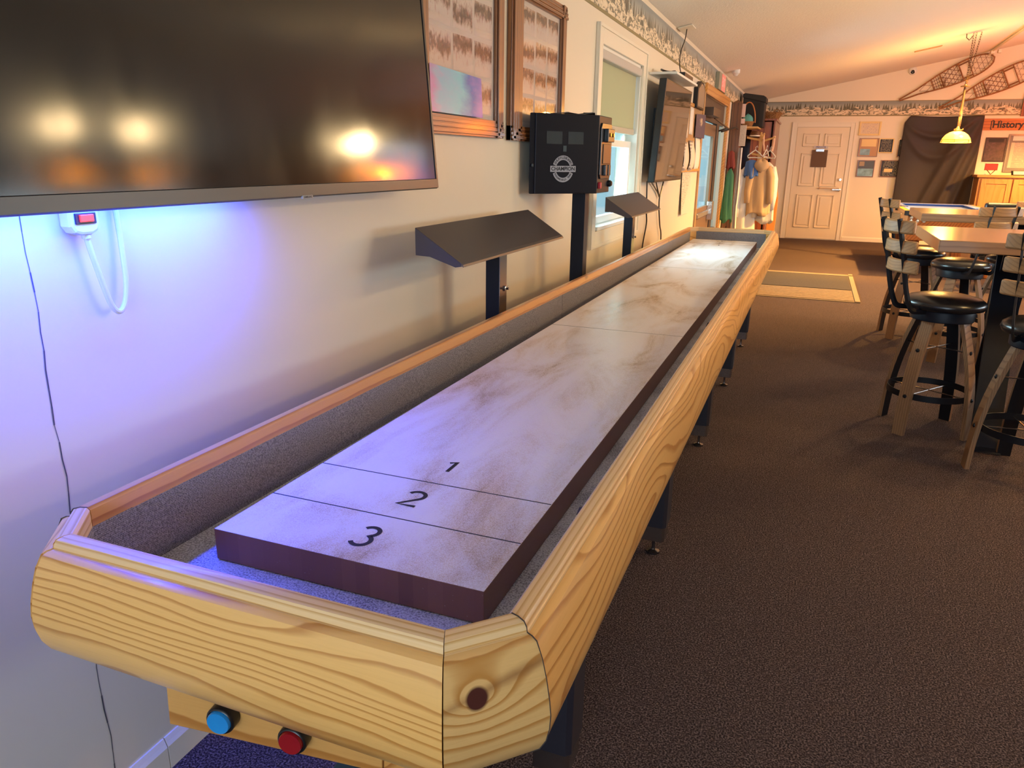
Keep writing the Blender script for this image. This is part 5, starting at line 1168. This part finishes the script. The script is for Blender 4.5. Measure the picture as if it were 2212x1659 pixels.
# ================================================================ PENDANT LAMPS
def bulbglass():
    m, nt, b = newmat('amber_glass_shade'); b.inputs['Base Color'].default_value = (.95, .72, .18, 1); b.inputs['Roughness'].default_value = .25
    lp = None
    b.inputs['Emission Color'].default_value = (1, .62, .10, 1); b.inputs['Emission Strength'].default_value = 1.6
    tr = N(nt, 'ShaderNodeBsdfTransparent'); tr.inputs[0].default_value = (1, .66, .22, 1); mx = N(nt, 'ShaderNodeMixShader'); mx.inputs[0].default_value = .4
    L(nt, b.outputs[0], mx.inputs[1]); L(nt, tr.outputs[0], mx.inputs[2]); L(nt, mx.outputs[0], nt.nodes['Material Output'].inputs[0])
    return m
M['lampglass'] = bulbglass()
M['bulb'] = plain('glowing_bulb', (1, .9, .6), emit=(1, .82, .45), es=60)
def pendant_parts(r, x, y, zr, zc, chains):
    "zr: rim height, zc: ceiling height"
    mb = MB(); prof = [(.186, 0), (.182, .018), (.168, .06), (.135, .105), (.09, .135), (.05, .15), (.034, .155), (.034, .150), (.088, .130), (.13, .10), (.163, .057), (.176, .016), (.180, 0)]
    mb.lathe([(a, zr+b) for a, b in prof], (x, y, 0), 40, cap=False); sh_ = build('lamp_shade', mb, M['lampglass'], r, smooth='all')
    mb = MB()
    for z, rr in ((zr+.002, .190), (zr+.038, .180)): mb.tube([(x+rr*math.cos(2*PI*i/40), y+rr*math.sin(2*PI*i/40), z) for i in range(40)], .0035, 6, closed=True)
    for k in range(6):
        a = 2*PI*k/6+.3; mb.tube([(x+.190*math.cos(a), y+.190*math.sin(a), zr-.002), (x+.182*math.cos(a), y+.182*math.sin(a), zr+.04)], .004, 5)
    build('shade_ring', mb, M['brass'], r, smooth=True)
    mb = MB(); mb.lathe([(.0, .15), (.045, .152), (.05, .165), (.03, .175), (.02, .20), (.012, .215), (0, .215)], (x, y, zr), 20)
    for k in range(3):
        a = 2*PI*k/3; mb.lathe([(0, -.011), (.008, -.008), (.011, 0), (.008, .008), (0, .011)], (x+.06*math.cos(a), y+.06*math.sin(a), zr+.175), 8); mb.tube([(x+.03*math.cos(a), y+.03*math.sin(a), zr+.165), (x+.06*math.cos(a), y+.06*math.sin(a), zr+.172)], .004, 5)
    build('cap', mb, M['brass'], r, smooth=True)
    zt = zr+.215+.50
    mb = MB(); mb.tube([(x, y, zr+.2), (x, y, zt)], .014, 10); mb.tube([(x+.02, y, zr+.21), (x+.022, y, zr+.34), (x+.006, y, zt-.02)], .004, 6); build('stem', mb, M['brass'], r, smooth=True)
    mb = MB(); mb.lathe([(0, 0), (.055, .0), (.058, .012), (.02, .02), (.016, .03), (0, .03)], (x, y, zt), 20); build('stem_cap', mb, M['brass'], r, smooth=True)
    mb = MB(); mb.lathe([(0, -.045), (.025, -.035), (.032, -.01), (.02, .02), (.012, .04)], (x, y, zr+.085), 16); build('bulb', mb, M['bulb'], r, smooth='all')
    for (dx, dy) in chains:
        mb = MB(); A = Vector((x+dx*.15, y+dy*.15, zt+.03)); B = Vector((x+dx, y+dy, cz(x+dx)-.01)); n = int((B-A).length/.030)
        d = (B-A).normalized(); s1 = d.orthogonal().normalized(); s2 = d.cross(s1)
        for k in range(n):
            c = A+(B-A)*((k+.5)/n); w = s1 if k % 2 else s2
            mb.tube([c+d*(.019*math.cos(t))+w*(.009*math.sin(t)) for t in [2*PI*i/8 for i in range(8)]], .0028, 4, closed=True)
        build('chain', mb, M['brass'], r)
    mb = MB(); x2 = x-.09; mb.tube([(x2, y, cz(x2)), (x2+.005, y, cz(x2)-.05), (x2+.04, y, cz(x2)-.08), (x2+.065, y, cz(x2)-.05), (x2+.07, y, cz(x2)-.03)], .006, 6); build('ceiling_hook', mb, M['brass'], r, smooth=True)
PLX, PLY = 2.985, 11.35
pn = thing('pendant_lamp', 'lit amber glass pendant lamp on chains above the pool table', 'pendant lamp', (PLX, PLY, 1.69))
pendant_parts(pn, PLX, PLY, 1.69, cz(PLX), [(.0, .06), (.03, .05), (.10, .12)])
point('pendant_lamp_light', (PLX, PLY, 1.755), 125, WARM, .05)
point('pendant_lamp_uplight', (PLX, PLY, 2.04), 95, WARM, .09)
k_ = 0
for (x, y, z) in ((3.30, 2.62, 1.72), (3.30, 3.22, 1.72), (3.42, 6.15, 1.70)):
    k_ += 1
    r = thing('pendant_lamp', ('lit pendant lamp outside the photo, the left glow in the near television', 'lit pendant lamp outside the photo, the second glow in the near television', 'lit pendant lamp outside the photo, the largest glow in the near television')[k_-1], 'pendant lamp', (x, y, z))
    pendant_parts(r, x, y, z, cz(x), [(0, .03)])
    point('pendant_lamp_light', (x, y, z+.065), 34 if k_ < 3 else 70, (1, .60, .22), .05)
    point('near_uplight', (x, y, z+.36), 36 if k_ < 3 else 130, (1, .70, .34), .08)
# unseen pendants added on the right to warm the ceiling and far wall
for (x, y, p) in ((4.7, 12.9, 70), (6.4, 11.0, 60), (1.5, 12.9, 16)):
    pass
for (x, y, z, p) in ((5.0, 13.0, 1.9, 800), (5.0, 9.3, 1.9, 450)):
    r = thing('pendant_lamp', 'added unseen pendant lamp, right, ' + ('near the far wall' if y > 11 else 'midway along'), 'pendant lamp', (x, y, z))
    pendant_parts(r, x, y, z, cz(x), [(0, .03)]); point('pendant_lamp_light', (x, y, z+.065), p, (1, .44, .07), .06)

# added spot heads, unseen, hung on the conduit to brighten the far carpet
for k_, (x, y, tx, ty, p) in enumerate(((3.655, 10.9, 2.0, 11.2, 2300), (3.64, 9.4, 1.5, 8.2, 1700))):
    z = cz(x)-.13
    r = thing('added_spot_lamp', ('added unseen spot lamp on the ceiling conduit, the one nearer the far wall', 'added unseen spot lamp on the ceiling conduit, the one nearer the camera')[k_], 'spot lamp', (x, y, z))
    d = (Vector((tx, ty, 0))-Vector((x, y, z))).normalized()
    mb = MB(); mb.tube([Vector((x, y, z))-d*.06, Vector((x, y, z))-d*.055, Vector((x, y, z))+d*.05], [.012, .035, .042], 14, cap=False); build('spot_housing', mb, M['trimpaint'], r, smooth=True)
    mb = MB(); mb.tube([(x, y, z+.02), (x, y, z+.12)], .008, 6); build('mount', mb, M['trimpaint'], r)
    l = bpy.data.lights.new('added_spot_light', 'SPOT'); l.energy = p; l.color = (1, .50, .11); l.spot_size = math.radians(75); l.spot_blend = .8; l.shadow_soft_size = .04
    o = bpy.data.objects.new('added_spot_light', l); COL.objects.link(o); o.location = Vector((x, y, z))+d*.03; o.rotation_euler = d.to_track_quat('-Z', 'Y').to_euler()
# ================================================================ BAR STOOLS
def make_stool(label):
    r = thing('bar_stool', label, 'bar stool', (0, 0, 0), 0, 'barrel-stave bar stools with round black seats')
    k = dict(world=False)
    mb = MB(); mb.lathe([(0, .668), (.165, .668), (.190, .676), (.198, .694), (.193, .713), (.170, .730), (.12, .742), (.06, .747), (0, .748)], (0, 0, 0), 44); build('seat', mb, M['leather'], r, smooth='all', **k)
    mb = MB(); mb.lathe([(0, .612), (.150, .612), (.153, .616), (.153, .660), (.150, .668), (0, .668)], (0, 0, 0), 40); build('swivel_ring', mb, M['blackblue'], r, smooth=True, **k)
    for i in range(4):
        a = math.radians(34+90*i); c, s_ = math.cos(a), math.sin(a); rd = Vector((c, s_, 0)); tg = Vector((-s_, c, 0))
        n = 12; prof = []
        for j in range(n+1):
            t = j/n; z = .625*(1-t); rr = .128+.115*t+.028*math.sin(PI*t); prof.append((rr, z, .030+.003*math.sin(PI*t)))
        mb = MB(); V = []
        for (rr, z, w) in prof:
            V += [rd*rr+tg*-w+Vector((0, 0, z)), rd*rr+tg*w+Vector((0, 0, z)), rd*(rr-.021)+tg*w+Vector((0, 0, z)), rd*(rr-.021)-tg*w+Vector((0, 0, z))]
        fs = []; mi = []
        for j in range(n):
            b = 4*j
            for q_ in range(4): fs.append((b+q_, b+(q_+1) % 4, b+4+(q_+1) % 4, b+4+q_)); mi.append(1 if q_ == 2 else 0)
        fs += [(0, 3, 2, 1), (4*n, 4*n+1, 4*n+2, 4*n+3)]; mi += [0, 0]
        mb.add(V, fs); mb.m = mi
        lg = build('leg', mb, [M['stave'], M['black']], r, axis=(0, 0, 1), smooth=True, **k)
        mb = MB()
        for z, rr in ((.46, None), (.215, None)):
            t = 1-z/.625; R_ = .128+.115*t+.028*math.sin(PI*t); q_ = rd*(R_)+Vector((0, 0, z)); mb.tube([q_, q_+rd*.004, q_+rd*.008], [.011, .010, .003], 8)
        build('bolt', mb, M['black'], lg, smooth=True, **k)
    t = 1-.215/.625; R_ = .128+.115*t+.028*math.sin(PI*t)-.021
    mb = MB(); mb.lathe([(R_-.004, .198), (R_, .198), (R_, .232), (R_-.004, .232), (R_-.004, .198)], (0, 0, 0), 40, cap=False); build('foot_ring', mb, M['black'], r, smooth=True, **k)
    for z, rr in ((.46, .16), (.215, R_)):
        for a in (34, 124):
            c, s_ = math.cos(math.radians(a)), math.sin(math.radians(a)); mb = MB(); mb.tube([(-c*rr, -s_*rr, z), (c*rr, s_*rr, z)], .0035, 6)
            build('cross_rod', mb, M['darksteel'], r, smooth=True, **k)
    # back: two bent flat bars and three curved slats; the back faces local -x
    for s_ in (1, -1):
        mb = MB(); P = bez3([(-.05, s_*.075, .664), (-.15, s_*.080, .662), (-.205, s_*.085, .668), (-.232, s_*.087, .71), (-.262, s_*.088, .80), (-.296, s_*.088, .95), (-.345, s_*.088, 1.135)], 5)
        mb.tube(P, .014, 4, flat=.30); build('back_bar', mb, M['black'], r, **k)
    for z, off in ((1.095, -.070), (.995, -.046), (.895, -.024)):
        mb = MB(); n = 12; V = []; rows = [(-.030, .0), (-.034, .0), (-.030, 0)]
        R0 = .30; cx_ = .018+off
        for j in range(n+1):
            t_ = (j/n-.5)*1.16; e = 1
            hh = .033*e; 
            for (rr, zz) in ((R0, -hh), (R0, hh), (R0-.024, hh), (R0-.024, -hh)): V.append((cx_-rr*math.cos(t_), rr*math.sin(t_), z+zz))
        fs = [(4*j+q_, 4*j+(q_+1) % 4, 4*j+4+(q_+1) % 4, 4*j+4+q_) for j in range(n) for q_ in range(4)] + [(0, 3, 2, 1), (4*n, 4*n+1, 4*n+2, 4*n+3)]
        mb.add(V, fs); build('back_slat', mb, M['slat_wood'], r, smooth=True, bevel=.009, axis=(0, 1, 0), **k)
    return r
st0 = make_stool('bar stool')
def place(o, x, y, ang, label):
    o.location = (x, y, 0); o.rotation_euler = (0, 0, math.radians(ang)); o['label'] = label; return o
place(st0, 1.98, 3.59, 20, 'bar stool tucked under the left corner of the near high table, whole seat showing')
place(copy_tree(st0), 2.335, 3.05, 62, 'bar stool cut by the right edge of the photo, slats towards the camera')
place(copy_tree(st0), 2.13, 6.12, 20, 'bar stool farthest left, behind the one tucked under the near table')
place(copy_tree(st0), 2.33, 5.42, 117, 'bar stool with its back slats in front of the far high table edge')
place(copy_tree(st0), 2.78, 5.98, 240, 'bar stool half hidden beyond the steel leg of the near high table')
# ================================================================ HIGH TABLES
def high_table(label, x0, x1, y0, y1, z=1.05, legx=.36):
    r = thing('high_table', label, 'table', ((x0+x1)/2, (y0+y1)/2, 0), group='high wooden tables with black steel bases')
    mb = MB(); w = (y1-y0)/6
    mb.box((x0, y0, z-.058), (x1, y1, z)); build('tabletop', mb, M['table_wood'], r, bevel=.004, axis=(1, 0, 0))
    mb = MB(); mb.box((x0+.15, y0+.12, z-.066), (x1-.15, y1-.12, z-.058)); build('mounting_plate', mb, M['blackblue'], r)
    ym = (y0+y1)/2
    for xa in (x0+legx, x1-.50):
        for s_ in (-1, 1):
            yb = ym+s_*(y1-y0)/2*.99; yt = ym-s_*.06; mb = MB(); dx = .06*s_
            P = [(yt, z-.066), (ym+s_*.10, z*.62), (yb-s_*.09, .10), (yb-s_*.03, .015), (yb+s_*.02, .006)]
            V = []
            for (yy, zz) in P:
                f = 1-zz/z
                V += [(xa-.0+dx*f, yy, zz), (xa+.135+dx*f, yy, zz), (xa+.135+dx*f, yy+.012, zz+.006), (xa+dx*f, yy+.012, zz+.006)]
            n = len(P)-1
            fs = [(4*j+q_, 4*j+(q_+1) % 4, 4*j+4+(q_+1) % 4, 4*j+4+q_) for j in range(n) for q_ in range(4)] + [(0, 3, 2, 1), (4*n, 4*n+1, 4*n+2, 4*n+3)]
            mb.add(V, fs); build('leg', mb, M['blackblue'], r, bevel=.002)
    return r
high_table('high wooden table at the right edge, the nearer one with the bright lamp reflection', 1.862, 3.5, 3.27, 4.21)
high_table('farther high wooden table in front of the pool table', 2.035, 3.7, 5.54, 6.36, legx=.62)
# ================================================================ POOL TABLE
pt = thing('pool_table', 'wooden pool table with blue cloth behind the high tables', 'pool table', (2.98, 11.35, 0))
a0, a1, b0, b1, zt = 2.40, 3.54, 10.15, 12.60, .82
mb = MB(); mb.box((a0+.09, b0+.09, zt-.06), (a1-.09, b1-.09, zt-.035)); build('playing_bed', mb, M['bluefelt'], pt)
rw = .11
for (p, q_, nm) in (((a0, b0+.06), (a0+rw, (b0+b1)/2-.05), 0), ((a0, (b0+b1)/2+.05), (a0+rw, b1-.06), 0), ((a1-rw, b0+.06), (a1, (b0+b1)/2-.05), 0), ((a1-rw, (b0+b1)/2+.05), (a1, b1-.06), 0), ((a0+.06, b0), (a1-.06, b0+rw), 1), ((a0+.06, b1-rw), (a1-.06, b1), 1)):
    mb = MB(); mb.box((*p, zt-.05), (*q_, zt)); rl = build('rail', mb, M['trim_wood'], pt, bevel=.006)
    mb = MB()
    if nm == 0:
        s_ = 1 if p[0] == a0 else -1; xe = q_[0] if s_ == 1 else p[0]
        mb.prism([(xe-s_*.045, zt+.003), (xe+s_*.04, zt-.004), (xe+s_*.01, zt-.04), (xe-s_*.045, zt-.04)], lambda a, t: (a[0], t, a[1]), p[1]+.04, q_[1]-.04)
    else:
        s_ = 1 if p[1] == b0 else -1; ye = q_[1] if s_ == 1 else p[1]
        mb.prism([(ye-s_*.045, zt+.003), (ye+s_*.04, zt-.004), (ye+s_*.01, zt-.04), (ye-s_*.045, zt-.04)], lambda a, t: (t, a[0], a[1]), p[0]+.04, q_[0]-.04)
    build('cushion', mb, M['bluefelt'], rl)
mb = MB(); mb.box((a0+.04, b0+.03, .45), (a1-.04, b1-.03, zt-.06)); build('cabinet', mb, M['pool_wood'], pt, bevel=.01)
mb = MB(); mb.box((a0+.03, b0+.035, .47), (a0+.041, b1-.03, zt-.06)); build('side_panel', mb, M['oak'], pt)
for (x, y) in ((a0+.15, b0+.2), (a1-.15, b0+.2), (a0+.15, b1-.2), (a1-.15, b1-.2)):
    mb = MB(); mb.prism([(x-.07, y-.07), (x+.07, y-.07), (x+.07, y+.07), (x-.07, y+.07)], lambda p, t: (p[0], p[1], t), 0, .45); build('leg', mb, M['pool_wood'], pt, bevel=.01, axis=(0, 0, 1))
for (x, y) in ((a0+.05, b0+.05), (a1-.05, b0+.05), (a0+.05, b1-.05), (a1-.05, b1-.05), (a0+.04, (b0+b1)/2), (a1-.04, (b0+b1)/2)):
    mb = MB(); mb.lathe([(.035, zt-.055), (.065, zt-.055), (.065, zt+.002), (.06, zt+.006), (.048, zt+.004), (.035, zt-.02)], (x, y, 0), 20); build('pocket', mb, M['rubber'], pt, smooth=True)
for k in range(6):
    mb = MB(); x = a0+.075+.055*(k//2)+.02*(k//2); z = zt-.082-.040*(k % 2); mb.lathe([(0, -.014), (.017, -.010), (.020, 0)], (x, b0+.03, z), 12, 'y'); build('return_vent', mb, plain('pale_blue_chrome', (.75, .85, .9), rough=.2, metal=.6) if k == 0 else bpy.data.materials['pale_blue_chrome'], pt, smooth=True)
# black bench back
bn = thing('black_bench', 'black high-backed bench right of the pool table', 'bench', (3.9, 9.2, 0))
mb = MB(); mb.box((3.08, 9.1, .5), (4.9, 9.2, 1.0)); build('backrest', mb, M['leather'], bn, bevel=.03, seg=3)
mb = MB(); mb.box((3.08, 9.2, .38), (4.9, 9.72, .50)); build('seat', mb, M['leather'], bn, bevel=.03, seg=3)
for x in (3.15, 4.82):
    for y in (9.14, 9.66): mb = MB(); mb.box((x-.025, y-.025, 0), (x+.025, y+.025, .4)); build('leg', mb, M['black'], bn)
# ================================================================ opposite side of the room (seen in the television only)
def pic():
    m, nt, b = newmat('lit_winter_picture'); b.inputs['Base Color'].default_value = (.01, .01, .01, 1)
    g = N(nt, 'ShaderNodeTexCoord').outputs['Generated']; s_ = N(nt, 'ShaderNodeSeparateXYZ'); L(nt, g, s_.inputs[0])
    f = mth(nt, 'ADD', s_.outputs[2], mth(nt, 'MULTIPLY', noisen(nt, g, 5, 3), .3))
    c = ramp(nt, f, [(.1, (.9, .25, .2)), (.25, (.9, .8, .9)), (.45, (.15, .12, .7)), (.7, (.3, .45, 1)), (1, (.7, .85, 1))])
    L(nt, c, b.inputs['Emission Color']); b.inputs['Emission Strength'].default_value = 5; return m
t3 = thing('television', 'lit television across the room, seen only as a bluish picture in the near television', 'television', (6.0, 11.9, 1.9))
mb = MB(); mb.box((6.0, 10.5, 1.55), (6.06, 12.6, 2.6)); build('casing', mb, M['blackplastic'], t3)
mb = MB(); mb.box((5.995, 10.53, 1.58), (6.0, 12.57, 2.57)); build('screen', mb, pic(), t3)
mb = MB(); mb.box((6.06, 11.4, 2.0), (6.5, 11.7, 2.1)); mb.box((6.45, 11.45, 0), (6.55, 11.65, 2.9)); build('stand', mb, M['black'], t3)
# bar counter added out of view, gives the television something brown to mirror
bc = thing('added_bar_counter', 'long brown bar counter added unseen across the room', 'bar counter', (7.2, 2.5, 0))
mb = MB(); mb.box((6.8, 1.0, 0), (7.3, 9.5, 1.03)); build('body', mb, M['pool_wood'], bc)
mb = MB(); mb.box((6.7, .95, 1.03), (7.4, 9.55, 1.08)); build('counter_top', mb, M['oak'], bc, bevel=.01)
